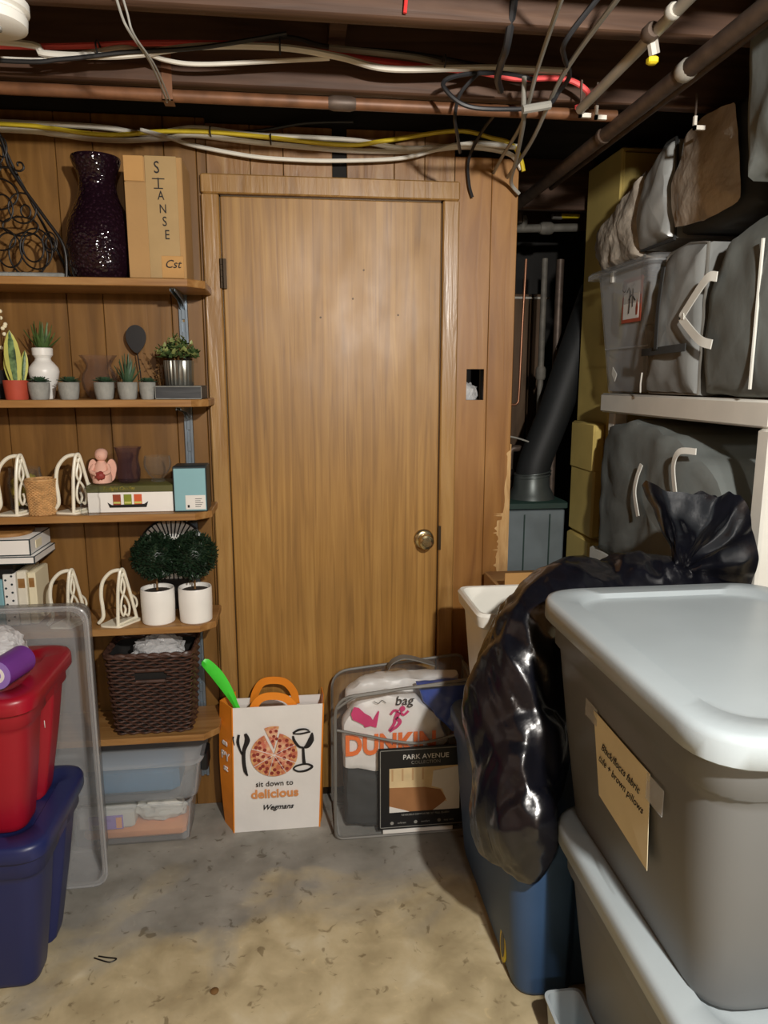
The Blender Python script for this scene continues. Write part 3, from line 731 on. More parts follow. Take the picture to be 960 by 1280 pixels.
t = thing('angel_figurine', 'pink clay angel figurine with rounded wings holding a bundle', 'figurine', (-.592, 2.285, Z3 + .084))
A = (-.592, 2.285, Z3 + .084)
b = MB(); b.lathe([(.022, 0), (.028, .004), (.029, .02), (.025, .04), (.020, .058), (.012, .068), (.009, .074)], A, 20, True, True); b.build('body', 'pink_clay', t)
h_ = MB(); h_.sphere((A[0] + .002, A[1] - .004, A[2] + .088), .0185, 18, 12); h_.sphere((A[0] + .002, A[1] - .022, A[2] + .086), .003, 8, 6)
h_.build('head', 'pink_clay', t)
hr = MB(); hr.sphere((A[0] + .002, A[1], A[2] + .093), .0185, 16, 10, (1.02, 1.02, .85)); hr.build('hair', 'pink_clay', t)
for s in (-1, 1):
    wg = MB(); oo = [(A[0] + s * (.012 + .030 * (.5 + .5 * math.cos(a)) * (1 if math.sin(a) > -.2 else .9)), A[1] + .010, A[2] + .040 + .034 * math.sin(a)) for a in [2 * PI * i / 22 for i in range(22)]]
    wg.poly(oo, (0, .009, 0)); wg.build('wing', 'pink_clay', t)
    ar = MB(); ar.tube(smooth_path([(A[0] + s * .019, A[1] - .006, A[2] + .058), (A[0] + s * .026, A[1] - .018, A[2] + .040), (A[0] + s * .006, A[1] - .031, A[2] + .032)], 5), .0065, 8); ar.build('arm', 'pink_clay', t)
MB().sphere((A[0] + .002, A[1] - .031, A[2] + .028), .013, 12, 8, (1.2, .8, 1), .4, 4).build('bundle', 'pepperoni', t)

t = MB(); t.lathe([(0, .002), (.024, 0), (.030, .004), (.034, .02), (.035, .04), (.031, .06), (.030, .075), (.034, .095), (.039, .110), (.0375, .110), (.032, .095), (.028, .075), (.029, .06), (.033, .04), (.032, .02), (.027, .008), (0, .007)], (-.517, 2.305, Z3 + .084), 36, False, False, lambda u, z: .0012 * math.sin(u * 2 * PI * 9) + (.002 * math.sin(u * 2 * PI * 8) if z > .1 else 0))
tag(t.build('glass_votive', 'glass_purple', loc=(-.517, 2.305, Z3 + .084)), 'smoky purple fluted glass vase beside the angel figurine', 'glass vase')
t = MB(); t.lathe([(0, .003), (.020, 0), (.022, .004), (.016, .010), (.030, .022), (.042, .045), (.043, .060), (.039, .080), (.0375, .080), (.041, .060), (.040, .045), (.028, .024), (0, .018)], (-.432, 2.322, Z3 + .084), 32, False)
tag(t.build('glass_bowl', 'glass', loc=(-.432, 2.322, Z3 + .084)), 'clear round glass bowl between the purple vase and the teal box', 'glass bowl')
t = MB(); t.lathe([(0, .002), (.026, 0), (.028, .004), (.029, .045), (.025, .055), (.025, .060), (.028, .062), (.028, .082), (.0, .083)], (-.617, 2.228, Z3), 28, False)
t = tag(t.build('glass_jar', 'glass', loc=(-.617, 2.228, Z3)), 'small clear glass jar in front of the white gift box', 'jar')
t = thing('teal_box', 'upright pale teal box with dark edges and a small white label', 'box', (-.322, 2.27, Z3))
MB().bev((-.372, 2.226, Z3), (-.272, 2.32, Z3 + .140), .002).build('carton', 'teal_dark', t)
MB().bev((-.369, 2.2245, Z3 + .004), (-.275, 2.228, Z3 + .134), .0008).build('front', 'teal', t)
MB().bev((-.337, 2.2235, Z3 + .008), (-.277, 2.226, Z3 + .052), .0005).build('sticker', 'paper_white', t)
stk = bpy.data.objects[[o.name for o in t.children if o.name.startswith('sticker')][0]]
for i in range(5): MB().b2((-.308, 2.2228, Z3 + .016 + i * .006), (-.308 + .016 + .004 * (i % 3), 2.2238, Z3 + .0175 + i * .006)).build('print_line', 'ink', stk)
MB().b2((-.331, 2.2228, Z3 + .014), (-.325, 2.2238, Z3 + .022)).build('print_mark', 'ink', stk)

# ================================================================== FOURTH SHELF
Z4 = SH[3]
def topiary(x, label, seed):
    t = thing('topiary', label, 'potted plant', (x, 2.262, Z4), 'ball topiaries in white pots')
    pot([(.047, 0), (.050, .003), (.052, .06), (.052, .107), (.0505, .111), (.047, .110), (.045, .098), (0, .098)], 'pot', 'white', t, (x, 2.262, Z4), 32)
    MB().lathe([(.044, 0), (0, .004)], (x, 2.262, Z4 + .099), 18, False).build('soil', 'soil', t)
    MB().tube([(x, 2.262, Z4 + .09), (x, 2.262, Z4 + .19)], .0035, 6).build('stem', 'twig', t)
    c = Vector((x, 2.262, Z4 + .212)); rnd = random.Random(seed)
    MB().sphere(c, .060, 20, 12).build('core', 'green_box', t)
    lv = MB()
    for i in range(1100):
        u = 1 - 2 * (i + .5) / 1100; a = i * 2.39996; s_ = math.sqrt(1 - u * u); d = Vector((s_ * math.cos(a), s_ * math.sin(a), u))
        dd = (d + Vector((rnd.uniform(-.8, .8), rnd.uniform(-.8, .8), rnd.uniform(-.8, .8)))).normalized()
        leaf(lv, c + d * (.058 + .012 * rnd.random()), dd, .013, .0052, .2, 2)
    tag(lv.build('leaves', 'green_box', t), kind='stuff')
topiary(-.443, 'boxwood ball topiary in a white pot beside the scroll holders', 1)
topiary(-.327, 'boxwood ball topiary in a white pot at the shelf end by the door', 2)
t = thing('striped_disc', 'round black and white striped fan disc behind the topiaries', 'decoration', (-.419, 2.40, Z4))
d = MB(); ylathe(d, [(.108, 0), (.108, .004), (.001, .004)], (-.414, 2.405, Z4 + .195), 48); d.build('disc', 'white', t)
st = MB()
for i in range(40):
    a = 2 * PI * i / 40; st.tube([(-.414 + .05 * math.cos(a), 2.3995, Z4 + .195 + .05 * math.sin(a)), (-.414 + .107 * math.cos(a), 2.3995, Z4 + .195 + .107 * math.sin(a))], .0022, 4)
st.build('spokes', 'black', t)
rm = MB(); rm.tube([(-.414 + .108 * math.cos(a), 2.400, Z4 + .195 + .108 * math.sin(a)) for a in [2 * PI * i / 48 for i in range(48)]], .004, 6, True)
rm.build('rim', 'black', t)
sd = MB(); sd.b2((-.464, 2.385, Z4), (-.364, 2.408, Z4 + .10)); sd.build('stand', 'black', t)

for k, (x0, x1, m_, lb) in enumerate(((-.905, -.868, 'white', 'white box with dark polka dots'), (-.866, -.838, 'cream', 'cream covered book next to the polka-dot box'), (-.836, -.812, 'paper', 'pale beige book beside the scroll holder'))):
    t = thing('keepsake_box' if k == 0 else 'book', lb + ' on the topiary shelf', 'box' if k == 0 else 'book', ((x0 + x1) / 2, 2.32, Z4))
    MB().bev((x0, 2.268 + .006 * k, Z4), (x1, 2.40, Z4 + .168 + .006 * (k % 2)), .003).build('body', m_, t)
    if k == 0:
        for i in range(2):
            for j in range(6):
                q_ = MB(); ylathe(q_, [(.0035, 0), (.0035, .001)], (x0 + .009 + .018 * i, 2.2682, Z4 + .018 + .026 * j + .012 * i), 10); q_.build('dot', 'teal_dark', t)
    else:
        MB().b2((x0 + .004, 2.2735 + .006 * (k - 1), Z4 + .12), (x1 - .004, 2.276 + .006 * (k - 1), Z4 + .15)).build('spine_label', 'shelf', t)
t = thing('teal_carton', 'teal storage carton beside the polka-dot box', 'box', (-.95, 2.32, Z4))
MB().bev((-1.02, 2.27, Z4), (-.908, 2.40, Z4 + .150), .003).build('carton', 'teal', t)
t = thing('dark_carton', 'dark carton holding up the white lidded boxes', 'box', (-.97, 2.30, Z4))
MB().bev((-1.06, 2.27, Z4 + .151), (-.872, 2.40, Z4 + .212), .003).build('carton', 'black', t)
for k, (x0, x1, y0, z0, z1, lb) in enumerate(((-1.06, -.783, 2.205, .967, .991, 'flat white box with dark piping at the base of the pair'), (-1.06, -.795, 2.212, .992, 1.042, 'white box with dark piped edges stacked on the flat white box'))):
    t = thing('white_box', lb, 'box', ((x0 + x1) / 2, 2.30, z0))
    MB().bev((x0, y0, z0), (x1, 2.395, z1), .003).build('body', 'white', t)
    e = MB()
    for zz in (z0 + .002, z1 - .002): e.tube([(x0, y0 + .001, zz), (x1 - .001, y0 + .001, zz), (x1 - .001, 2.394, zz)], .0022, 5)
    e.tube([(x1 - .001, y0 + .001, z0), (x1 - .001, y0 + .001, z1)], .0022, 5); e.build('piping', 'teal_dark', t)
    if k == 1: MB().b2((x1 - .001, 2.26, z0 + .012), (x1 + .0012, 2.31, z0 + .036)).build('tag', 'paper', t)
t = MB(); o2 = rpoly([(-1.02, 2.24), (-.82, 2.24), (-.82, 2.39), (-1.02, 2.39)], .07, 8); t.loft([ring(o2, 1.043), ring(o2, 1.052), ring([(x * .96 + -.92 * .04, y * .96 + 2.315 * .04) for x, y in o2], 1.054)])
tag(t.build('wooden_plate', 'shelf', loc=(-.92, 2.315, 1.043)), 'flat wooden plate lying on the white piped boxes', 'plate')

# ================================================================== FIFTH SHELF
Z5 = SH[4]
t = thing('wicker_basket', 'large dark brown wicker basket with a slot handle', 'basket', (-.465, 2.30, Z5))
X0, X1, Y0, Y1, HB = -.612, -.336, 2.205, 2.400, .275
def bring(z, grow, k=None, amp=.0, nstake=40):
    u = (z - Z5) / HB; g = -.012 + .016 * u
    o2 = rrect(X0 - g + grow, X1 + g - grow, Y0 - min(g, .004) + grow, Y1 + min(g, .008) - grow, .030, 6)
    P = resample(o2, nstake * 4); out = []
    for i, p in enumerate(P):
        a = P[i - 1]; b_ = P[(i + 1) % len(P)]; tg = (b_ - a).normalized(); nr = Vector((tg.y, -tg.x))
        s_ = amp * math.cos(i / 4 * PI * 1.0 + PI * (k or 0)) if k is not None else 0
        q_ = p + nr * s_; out.append((q_.x, q_.y, z))
    return out
wv = MB()
for k in range(26):
    z = Z5 + .006 + (HB - .016) * k / 25
    ps = bring(z, .008, k, .0042)
    # leave out the handle slot on the front
    if .185 < z - Z5 < .222:
        seg = [p for p in ps]; run = []
        for p in seg + seg[:1]:
            if p[1] < Y0 + .02 and -.515 < p[0] < -.425:
                if len(run) > 2: wv.tube(run, .0044, 5, False, .8)
                run = []
            else: run.append(p)
        if len(run) > 2: wv.tube(run, .0044, 5, False, .8)
    else: wv.tube(ps, .0044, 5, True, .8)
tag(wv.build('weave', 'wicker_dark', t), kind='stuff')
lin = MB(); lin.loft([bring(Z5 + .004, .014), bring(Z5 + HB - .01, .016)], True, False); lin.build('lining', 'dark', t)
rm = MB(); ps = bring(Z5 + HB - .004, .006)
for s_ in range(2): rm.tube([(p[0], p[1], p[2] + .004 * math.cos(i * .5 + PI * s_)) for i, p in enumerate(ps)], .0062, 6, True)
rm.build('rim', 'wicker_dark', t)
hb = MB(); hb.tube([(-.515, 2.211, Z5 + .222), (-.425, 2.211, Z5 + .222)], .006, 6); hb.tube([(-.515, 2.213, Z5 + .184), (-.425, 2.213, Z5 + .184)], .006, 6); hb.build('slot_handle', 'wicker_dark', t)
def crumple(c, r, sc_, seed, amp=.35, nu=36, nv=22, fr=3.0):
    mb = MB(); rings = []
    for j in range(1, nv):
        th = PI * j / nv; rg_ = []
        for i in range(nu):
            ph = 2 * PI * i / nu; d = Vector((math.sin(th) * math.cos(ph), math.sin(th) * math.sin(ph), -math.cos(th)))
            n_ = noise.noise(d * fr + Vector((seed * 5.1, 0, 0))) + .5 * abs(noise.noise(d * fr * 2.7 + Vector((0, seed * 3.3, 0))))
            k = r * (1 + amp * n_); rg_.append((c[0] + d.x * k * sc_[0], c[1] + d.y * k * sc_[1], c[2] + d.z * k * sc_[2]))
        rings.append(rg_)
    return mb.loft(rings)
tag(crumple((-.455, 2.30, Z5 + .255), .066, (1.15, .8, .72), 3).build('plastic_bag', 'film', loc=(-.455, 2.30, Z5 + .22)), 'crumpled clear white plastic bag stuffed in the wicker basket', 'plastic bag')

# ================================================================== ON THE FLOOR UNDER THE SHELVES
def tub_shell(mb, x0, x1, y0, y1, z0, z1, tp, r, th=.003, flange=.0, n=6):
    ro = lambda g, z: ring(rrect(x0 + g, x1 - g, y0 + g, y1 - g, max(.004, r - g * .5), n), z)
    rings = [ro(tp + .006, z0), ro(tp, z0 + .006), ro(0, z1)]
    if flange: rings += [ro(-flange, z1), ro(-flange, z1 + .004), ro(0, z1 + .004)]
    rings += [ro(th, z1 + (.004 if flange else 0)), ro(tp + th, z0 + .008)]
    return mb.loft(rings)
t = thing('shoe_tub', 'clear plastic tub of white packets and orange cloth on the floor', 'storage tub', (-.56, 2.30, 0))
tub_shell(MB(), -.76, -.366, 2.210, 2.400, 0.0, .148, .014, .03, .0025, .004).build('tub', 'clear_tub', t) if False else None
mb = MB(); tub_shell(mb, -.76, -.366, 2.210, 2.400, 0.0, .148, .014, .03, .0025, .004); mb.build('tub', 'clear_tub', t)
tag(MB().bev((-.72, 2.238, .010), (-.392, 2.37, .052), .012).build('folded_cloth', 'orange_cloth', loc=(-.55, 2.3, .01)), 'folded orange cloth in the bottom of the clear tub', 'cloth')
t = thing('wet_wipe_packet', 'white packet with a lilac printed label in the clear tub', 'packet', (-.645, 2.26, .053))
MB().bev((-.735, 2.236, .053), (-.555, 2.30, .118), .008).build('packet', 'white_cloth', t); MB().bev((-.700, 2.2325, .056), (-.590, 2.237, .104), .001).build('label', 'lilac', t)
MB().bev((-.690, 2.2315, .060), (-.650, 2.2335, .074), .0005).build('barcode_patch', 'paper_white', t)
for i in range(9): MB().b2((-.686 + i * .0036, 2.2308, .0625), (-.6845 + i * .0036, 2.232, .072)).build('bar', 'ink', t)
text('letter', 'WIPES 3 OZ', .010, (-.655, 2.2318, .088), FACE_Y, 'purple', t)
MB().bev((-.612, 2.2312, .060), (-.594, 2.2335, .098), .0005).build('label_panel', 'orange_cloth', t)
tag(crumple((-.475, 2.29, .092), .06, (1.35, .7, .62), 5, .25).build('white_rag', 'white_cloth', loc=(-.475, 2.29, .053)), 'bundled white rag beside the lilac packet in the clear tub', 'cloth')
t = thing('latch_box', 'shallow clear latch box with blue cloth inside under the lowest shelf', 'storage box', (-.54, 2.30, .155))
mb = MB(); tub_shell(mb, -.80, -.330, 2.205, 2.402, .153, .285, .018, .05, .0025, .006); mb.build('tub', 'clear_tub', t)
ld = MB(); ld.loft([ring(rrect(-.808, -.322, 2.198, 2.408, .05), .2895), ring(rrect(-.808, -.322, 2.198, 2.408, .05), .300), ring(rrect(-.795, -.335, 2.21, 2.396, .05), .306)]); ld.build('lid', 'clear_tub', t)
MB().bev((-.336, 2.250, .235), (-.312, 2.33, .296), .004).build('latch', 'black', t)
tag(MB().bev((-.76, 2.232, .166), (-.405, 2.38, .270), .02).build('blue_towel', 'blue_cloth', loc=(-.58, 2.3, .166)), 'folded blue towel inside the clear latch box', 'towel')

# ---- long translucent bin standing on end
t = thing('underbed_bin', 'long translucent plastic bin standing on end against the shelves', 'storage bin', (-.83, 2.08, 0))
def fring(g, y, r): return [(x, y, z) for x, z in rrect(-1.075 + g, -.592 - g, .002 + g * (g > 0), .885 - g, r, 8)]
bb = MB(); bb.loft([fring(.0, 2.034, .05), fring(.0, 2.030, .05), fring(.014, 2.030, .045), fring(.016, 2.036, .045), fring(.030, 2.150, .04), fring(.036, 2.158, .04), fring(.033, 2.162, .04), fring(.026, 2.152, .04), fring(.012, 2.038, .045), fring(.0, 2.036, .05)], False, False)
bb.loft([fring(.034, 2.158, .04), fring(.034, 2.161, .04)])
bb.build('shell', 'frost', t)
rb = MB(); ps = fring(.002, 2.031, .05); rb.tube(ps, .0042, 6, True); rb.build('rim_bead', 'frost', t)

# ---- totes
def tote(name, label, x0, x1, y0, y1, z0, z1, tp, bodym, lidm, r=.05, notch='x', nd=.03, lidh=.030, over=.016, group=None, dish=True, rim=True, nw=.30):
    t = thing(name, label, 'storage tote', ((x0 + x1) / 2, (y0 + y1) / 2, z0), group)
    def outl(g, nd_):
        a, b, c, d = x0 + g, x1 - g, y0 + g, y1 - g
        if notch == 'x':
            m0 = c + (d - c) * (.5 - nw / 2); m1 = c + (d - c) * (.5 + nw / 2)
            cs = [(a, c), (b, c), (b, m0), (b - nd_, m0 + .02), (b - nd_, m1 - .02), (b, m1), (b, d), (a, d), (a, m1), (a + nd_, m1 - .02), (a + nd_, m0 + .02), (a, m0)]
        else:
            m0 = a + (b - a) * (.5 - nw / 2); m1 = a + (b - a) * (.5 + nw / 2)
            cs = [(a, c), (m0, c), (m0 + .02, c + nd_), (m1 - .02, c + nd_), (m1, c), (b, c), (b, d), (m1, d), (m1 - .02, d - nd_), (m0 + .02, d - nd_), (m0, d), (a, d)]
        rad = [r if q in ((a, c), (b, c), (a, d), (b, d)) else .012 for q in cs]
        return rpoly(cs, rad, 6)
    zl = z1 - lidh
    H = zl - z0
    b = MB(); prof = [(tp + .012, 0, nd), (tp + .003, .008, nd), (tp, .02, nd), (tp * .5, H * .5, nd), (tp * .22, H * .80, nd), (tp * .18, H * .84, nd * .3), (0, H * .86, .002), (0, H, .002)]
    b.loft([ring(outl(g, n_), z0 + h) for g, h, n_ in prof]); b.build('body', bodym, t, angle=60)
    if lidm:
        l = MB(); R2 = lambda g, z: ring(rrect(x0 + g, x1 - g, y0 + g, y1 - g, r + .01 - min(g, .03) * .3, 8), z)
        rings = [R2(-over + .004, zl - .012), R2(-over, zl - .008), R2(-over, z1 - .012), R2(-over + .004, z1 - .003), R2(-over + .012, z1)]
        if dish: rings += [R2(.035, z1), R2(.042, z1 - .010), R2(.06, z1 - .011)]
        l.loft(rings); l.build('lid', lidm, t, angle=50)
    return t
t = tote('storage_tote', 'navy blue lidded storage tote on the floor under the red one', -1.22, -.622, 1.610, 1.965, 0, .438, .055, 'navy_tote', 'navy_tote', .055, nd=.035)
MB().bev((-.662, 1.81, .32), (-.6585, 1.875, .395), .001).build('label_tag', 'paper_white', t)
t = tote('storage_tote', 'red lidded storage tote stacked on the navy blue one', -1.20, -.625, 1.620, 1.955, .4285, .800, .045, 'red_tote', 'red_tote', .055, nd=.035)
text('letter', 'Tote', .035, (-.6585, 1.835, .66), (PI / 2, -PI / 2, PI / 2), 'paper_white', t)
t = thing('plastic_roll', 'clear plastic roll with a purple printed wrapper lying on the red tote', 'roll', (-.66, 1.74, .80))
rl = MB(); d = Vector((.75, .66, 0)).normalized(); e0 = Vector((-.700, 1.672, .836)); d = Vector((.22, .97, 0)).normalized()
rl.tube([e0 + d * u for u in (0, .002, .098, .10)], .035, 24); r_ = rl.build('tube', ['purple'], t)
en = MB(); en.tube([e0 - d * .0015, e0 + d * .001], .0345, 24); en.build('end_cap', 'lilac', t)
en = MB(); en.tube([e0 - d * .0022, e0 - d * .001], .020, 24); en.build('end_ring', 'paper_white', t)
en = MB(); en.tube([e0 - d * .0028, e0 - d * .0018], .012, 24); en.build('end_core', 'lilac', t)
tag(crumple((-.775, 1.845, .846), .062, (1.2, .85, .75), 8, .22).build('wrapped_bundle', 'film', loc=(-.775, 1.845, .8)), 'bundle in clear plastic lying behind the purple roll on the red tote', 'bundle')

# ---- printed shopping bag
t = thing('shopping_bag', 'white and orange reusable shopping bag printed with a pizza', 'shopping bag', (-.09, 2.30, 0))
def bagring(z, g):
    u = z / .45
    xl = -.236 + .010 * u; xr = .053 + .020 * u; yf = 2.250 + .004 * math.sin(u * 3); yb = 2.385
    xm = -.272 - .010 * math.sin(u * PI); xn = .066 + .012 * u
    return [(xl + g, yf + g, z), (xr - g, yf + g, z), (xn - g, (yf + yb) / 2, z), (xr - g, yb - g, z), (xl + g, yb - g, z), (xm + g, (yf + yb) / 2, z)]
zs = [0, .06, .15, .25, .35, .45]
zt = lambda k, z: z
# panels: each cloth face of the bag is a part
def facepanel(i, j, mat, name):
    b = MB(); pts = []
    for z in zs:
        r0 = bagring(z, 0); r1 = bagring(z, .0025)
        pts.append([r0[i], r0[j], r1[j], r1[i]])
    b.loft(pts); return b.build(name, mat, t, False)
facepanel(0, 1, 'bag_white', 'front_panel'); zs = [z * .94 for z in zs]; facepanel(3, 4, 'bag_white', 'back_panel'); zs = [z / .94 for z in zs]
for i, j in ((1, 2), (2, 3), (4, 5), (5, 0)): facepanel(i, j, 'orange', 'gusset')
MB().poly(bagring(0.001, .002), (0, 0, .003)).build('bottom', 'orange', t)
for e_ in (0, 1): MB().tube([bagring(z, 0)[e_] for z in zs], .0028, 6).build('edge_binding', 'orange', t)
for yy, dz in ((2.262, .0), (2.376, .006)):
    h = MB(); pa = smooth_path([(-.165, yy + .002, .395), (-.158, yy, .44), (-.135, yy - .004, .474 + dz), (-.10, yy - .004, .483 + dz), (-.055, yy, .472 + dz), (-.026, yy + .002, .44), (-.018, yy + .002, .395)], 6)
    rings = []
    for k, p in enumerate(pa):
        a = pa[max(0, k - 1)]; b_ = pa[min(len(pa) - 1, k + 1)]; tg = (b_ - a).normalized(); nr = Vector((tg.z, 0, -tg.x)).normalized()
        rings.append([p - nr * .013 + Vector((0, -.0012, 0)), p + nr * .013 + Vector((0, -.0012, 0)), p + nr * .013 + Vector((0, .0012, 0)), p - nr * .013 + Vector((0, .0012, 0))])
    h.loft(rings); h.build('handle', 'orange', t)
YF = 2.2475
pc = (-.094, .278); pr = .078
pz = MB()
def arc(a0, a1, r, n=40, c=pc): return [(c[0] + r * math.cos(a0 + (a1 - a0) * i / n), YF, c[1] + r * math.sin(a0 + (a1 - a0) * i / n)) for i in range(n + 1)]
pz.poly([(pc[0], YF, pc[1])] + arc(R(113), R(113 + 322), pr), (0, -.0006, 0)); pz.build('pizza_print', 'crust', t, False)
pz = MB(); pz.poly([(pc[0], YF - .0007, pc[1])] + arc(R(115), R(111 + 322), pr * .90), (0, -.0005, 0)); 
sc2 = (pc[0] + .001, pc[1] + .022)
pz.build('pizza_print', 'pizza', t, False)
pz = MB(); pz.poly([(sc2[0], YF - .0008, sc2[1])] + [(a, b_ - .0008, c_) for a, b_, c_ in arc(R(77), R(112), pr * 1.02, 12, sc2)], (0, -.0006, 0)); pz.build('slice_print', 'pizza', t, False)
pz = MB(); ps_ = [(a, b_ - .0012, c_) for a, b_, c_ in arc(R(77), R(112), pr * 1.04, 12, sc2)] + [(a, b_ - .0012, c_) for a, b_, c_ in reversed(arc(R(77), R(112), pr * .94, 12, sc2))]
pz.poly(ps_, (0, -.0004, 0)); pz.build('slice_print', 'crust', t, False)
rnd = random.Random(4); pe = MB()
for rr, n_ in ((.018, 4), (.036, 9), (.054, 14), (.066, 17)):
    for i in range(n_):
        a = 2 * PI * i / n_ + rr * 30 + rnd.uniform(-.1, .1)
        dg = math.degrees(a) % 360
        if 70 < dg < 118: continue
        ylathe(pe, [(.0062, 0), (.0062, .0006)], (pc[0] + rr * math.cos(a), YF - .0013, pc[1] + rr * math.sin(a)), 9)
for (dx, dz) in ((-.010, .062), (.008, .064), (.0, .045), (-.004, .028), (.009, .036)): ylathe(pe, [(.0055, 0), (.0055, .0006)], (sc2[0] + dx, YF - .0016, sc2[1] + dz), 9)
pe.build('pepperoni_print', 'pepperoni', t, False)
ct = MB()
for a in (25, 65 - 90, -60, -105, -150, 160):
    ct.tube([(pc[0], YF - .0015, pc[1]), (pc[0] + pr * math.cos(R(a)), YF - .0015, pc[1] + pr * math.sin(R(a)))], .0011, 4)
ct.build('cut_lines', 'bag_white', t)
def ribbon(pts, wds, name, mat, y=YF, n=5):
    P = smooth_path([(x, y, z) for x, z in pts], n); rings = []; m_ = len(P)
    for k, p in enumerate(P):
        u = k / (m_ - 1) * (len(wds) - 1); i = min(int(u), len(wds) - 2); wd = wds[i] + (wds[i + 1] - wds[i]) * (u - i)
        tg = (P[min(m_ - 1, k + 1)] - P[max(0, k - 1)]).normalized(); nr = Vector((tg.z, 0, -tg.x)).normalized()
        rings.append([p - nr * wd, p + nr * wd, p + nr * wd + Vector((0, -.0006, 0)), p - nr * wd + Vector((0, -.0006, 0))])
    MB().loft(rings).build(name, mat, t, False)
ribbon([(-.207, .357), (-.211, .33), (-.204, .30), (-.197, .286)], [.004, .005, .003, .004], 'fork_print', 'ink')
ribbon([(-.186, .360), (-.180, .335), (-.192, .300), (-.194, .26), (-.190, .225), (-.183, .208)], [.004, .009, .006, .006, .006, .002], 'fork_print', 'ink')
ribbon([(-.225, .352), (-.226, .34), (-.222, .32)], [.003, .002, .001], 'fork_print', 'ink')
ribbon([(-.030, .352), (-.012, .362), (.010, .364), (.024, .358)], [.003, .004, .003, .002], 'glass_print', 'ink')
ribbon([(-.030, .350), (-.005, .348), (.028, .354)], [.002, .003, .003], 'glass_print', 'ink')
ribbon([(-.030, .342), (-.025, .322), (-.010, .302), (.004, .298)], [.003, .005, .004, .003], 'glass_print', 'ink')
ribbon([(.034, .350), (.030, .325), (.018, .304), (.006, .298)], [.002, .010, .009, .003], 'glass_print', 'ink')
ribbon([(.003, .298), (.004, .26), (.006, .235)], [.004, .005, .006], 'glass_print', 'ink')
ribbon([(.002, .238), (-.022, .232), (-.030, .222), (-.014, .212), (.012, .214), (.032, .226), (.020, .236), (.006, .238)], [.003, .003, .003, .003, .004, .004, .003, .003], 'glass_print', 'ink')
text('letter', 'sit down to', .027, (-.095, YF - .001, .174), FACE_Y, 'ink', t)
text('letter', 'delicious', .044, (-.095, YF - .001, .137), FACE_Y, 'tan_letters', t, offset=.0012, sx=1.03)
text('letter', 'Wegmans', .026, (-.088, YF - .001, .087), FACE_Y, 'ink', t, shear=.4, offset=.0004)
ga = -math.atan2(2.3175 - 2.25, .046)
for s_, z, sz in (('en', .315, .030), ('PY', .265, .042), ('at', .222, .030)):
    text('letter', s_, sz, (-.2578, 2.2828, z), (PI / 2, 0, ga), 'bag_white', t, offset=.0006, sx=1.15, ext=.0012)
t = thing('green_scoop', 'bright green plastic snow brush handle sticking out of the shopping bag', 'tool', (-.20, 2.31, .05))
g_ = MB(); P = smooth_path([(-.175, 2.31, .06), (-.205, 2.31, .36), (-.222, 2.31, .44), (-.270, 2.31, .535), (-.318, 2.305, .600)], 6); rings = []
for k, p in enumerate(P):
    u = k / (len(P) - 1); wd = .010 if u < .5 else .010 + .010 * math.sin((u - .5) / .5 * PI * .9)
    if u > .97: wd *= .5
    tg = (P[min(len(P) - 1, k + 1)] - P[max(0, k - 1)]).normalized(); nr = Vector((tg.z, 0, -tg.x)).normalized()
    rings.append([p - nr * wd, p + Vector((0, -.006, 0)), p + nr * wd, p + Vector((0, .006, 0))])
g_.loft(rings); g_.build('handle', 'green_lime', t)
g_ = MB(); g_.tube([(-.212, 2.33, .42), (-.292, 2.33, .572)], .006, 8); g_.build('rod', 'white_plastic', t)

# ---- clear zip bag of bedding
t = thing('bedding_bag', 'clear vinyl zip bag with grey piping and a black label card', 'zip bag', (.335, 2.28, 0))
def fr2(y, g=0, top=.0): return [(x, y, z) for x, z in rpoly([(.108 + g, .008 + g), (.570 - g, .008 + g), (.570 - g, .545 - g + top), (.112 + g, .500 - g + top)], [.03, .03, .03, .07], 6)]
v = MB(); v.loft([fr2(2.170), fr2(2.169, -.004), fr2(2.26, -.006, .01), fr2(2.372, -.004, .005), fr2(2.371, 0, .005)]); v.build('vinyl', 'clear_vinyl', t)
p_ = MB(); p_.tube(fr2(2.168, -.004), .0052, 6, True); p_.tube(fr2(2.372, -.004, .005), .0052, 6, True)
p_.tube([(.572, 2.168, .5), (.572, 2.372, .53)], .004, 6); p_.tube([(.108, 2.168, .02), (.108, 2.372, .02)], .004, 6)
p_.tube(smooth_path([(.112, 2.1655, .395), (.20, 2.1655, .372), (.30, 2.1655, .345), (.38, 2.1655, .333), (.46, 2.1655, .345), (.568, 2.1655, .375)], 5), .0045, 6)
p_.tube(smooth_path([(.115, 2.1655, .47), (.17, 2.1655, .505), (.25, 2.1655, .515), (.36, 2.1655, .528), (.568, 2.1655, .535)], 5), .0045, 6)
p_.build('piping', 'piping', t)
h = MB(); P = smooth_path([(.295, 2.30, .540), (.310, 2.30, .563), (.345, 2.30, .578), (.385, 2.30, .572), (.420, 2.30, .560), (.455, 2.30, .548)], 5)
h.loft([[p + Vector((0, -.018, 0)), p + Vector((0, .018, 0)), p + Vector((0, .018, .004)), p + Vector((0, -.018, .004))] for p in P]); h.build('handle', 'piping', t)
mp = lambda Yc: (lambda u, v_, d: (u, Yc - d, v_))
cd_ = MB(); cd_.bev((.246, 2.160, .030), (.562, 2.1645, .322), .001); card = cd_.build('label_card', 'black', t)
bd = MB()
for a, b in (((.252, .036), (.556, .038)), ((.252, .314), (.556, .316)), ((.252, .036), (.254, .316)), ((.554, .036), (.556, .316))): bd.b2((a[0], 2.1592, a[1]), (b[0], 2.1605, b[1]))
bd.build('card_border', 'cement', card, False)
text('letter', 'PARK AVENUE', .024, (.405, 2.1592, .288), FACE_Y, 'paper_white', card); text('letter', 'COLLECTION', .016, (.405, 2.1592, .268), FACE_Y, 'cement', card)
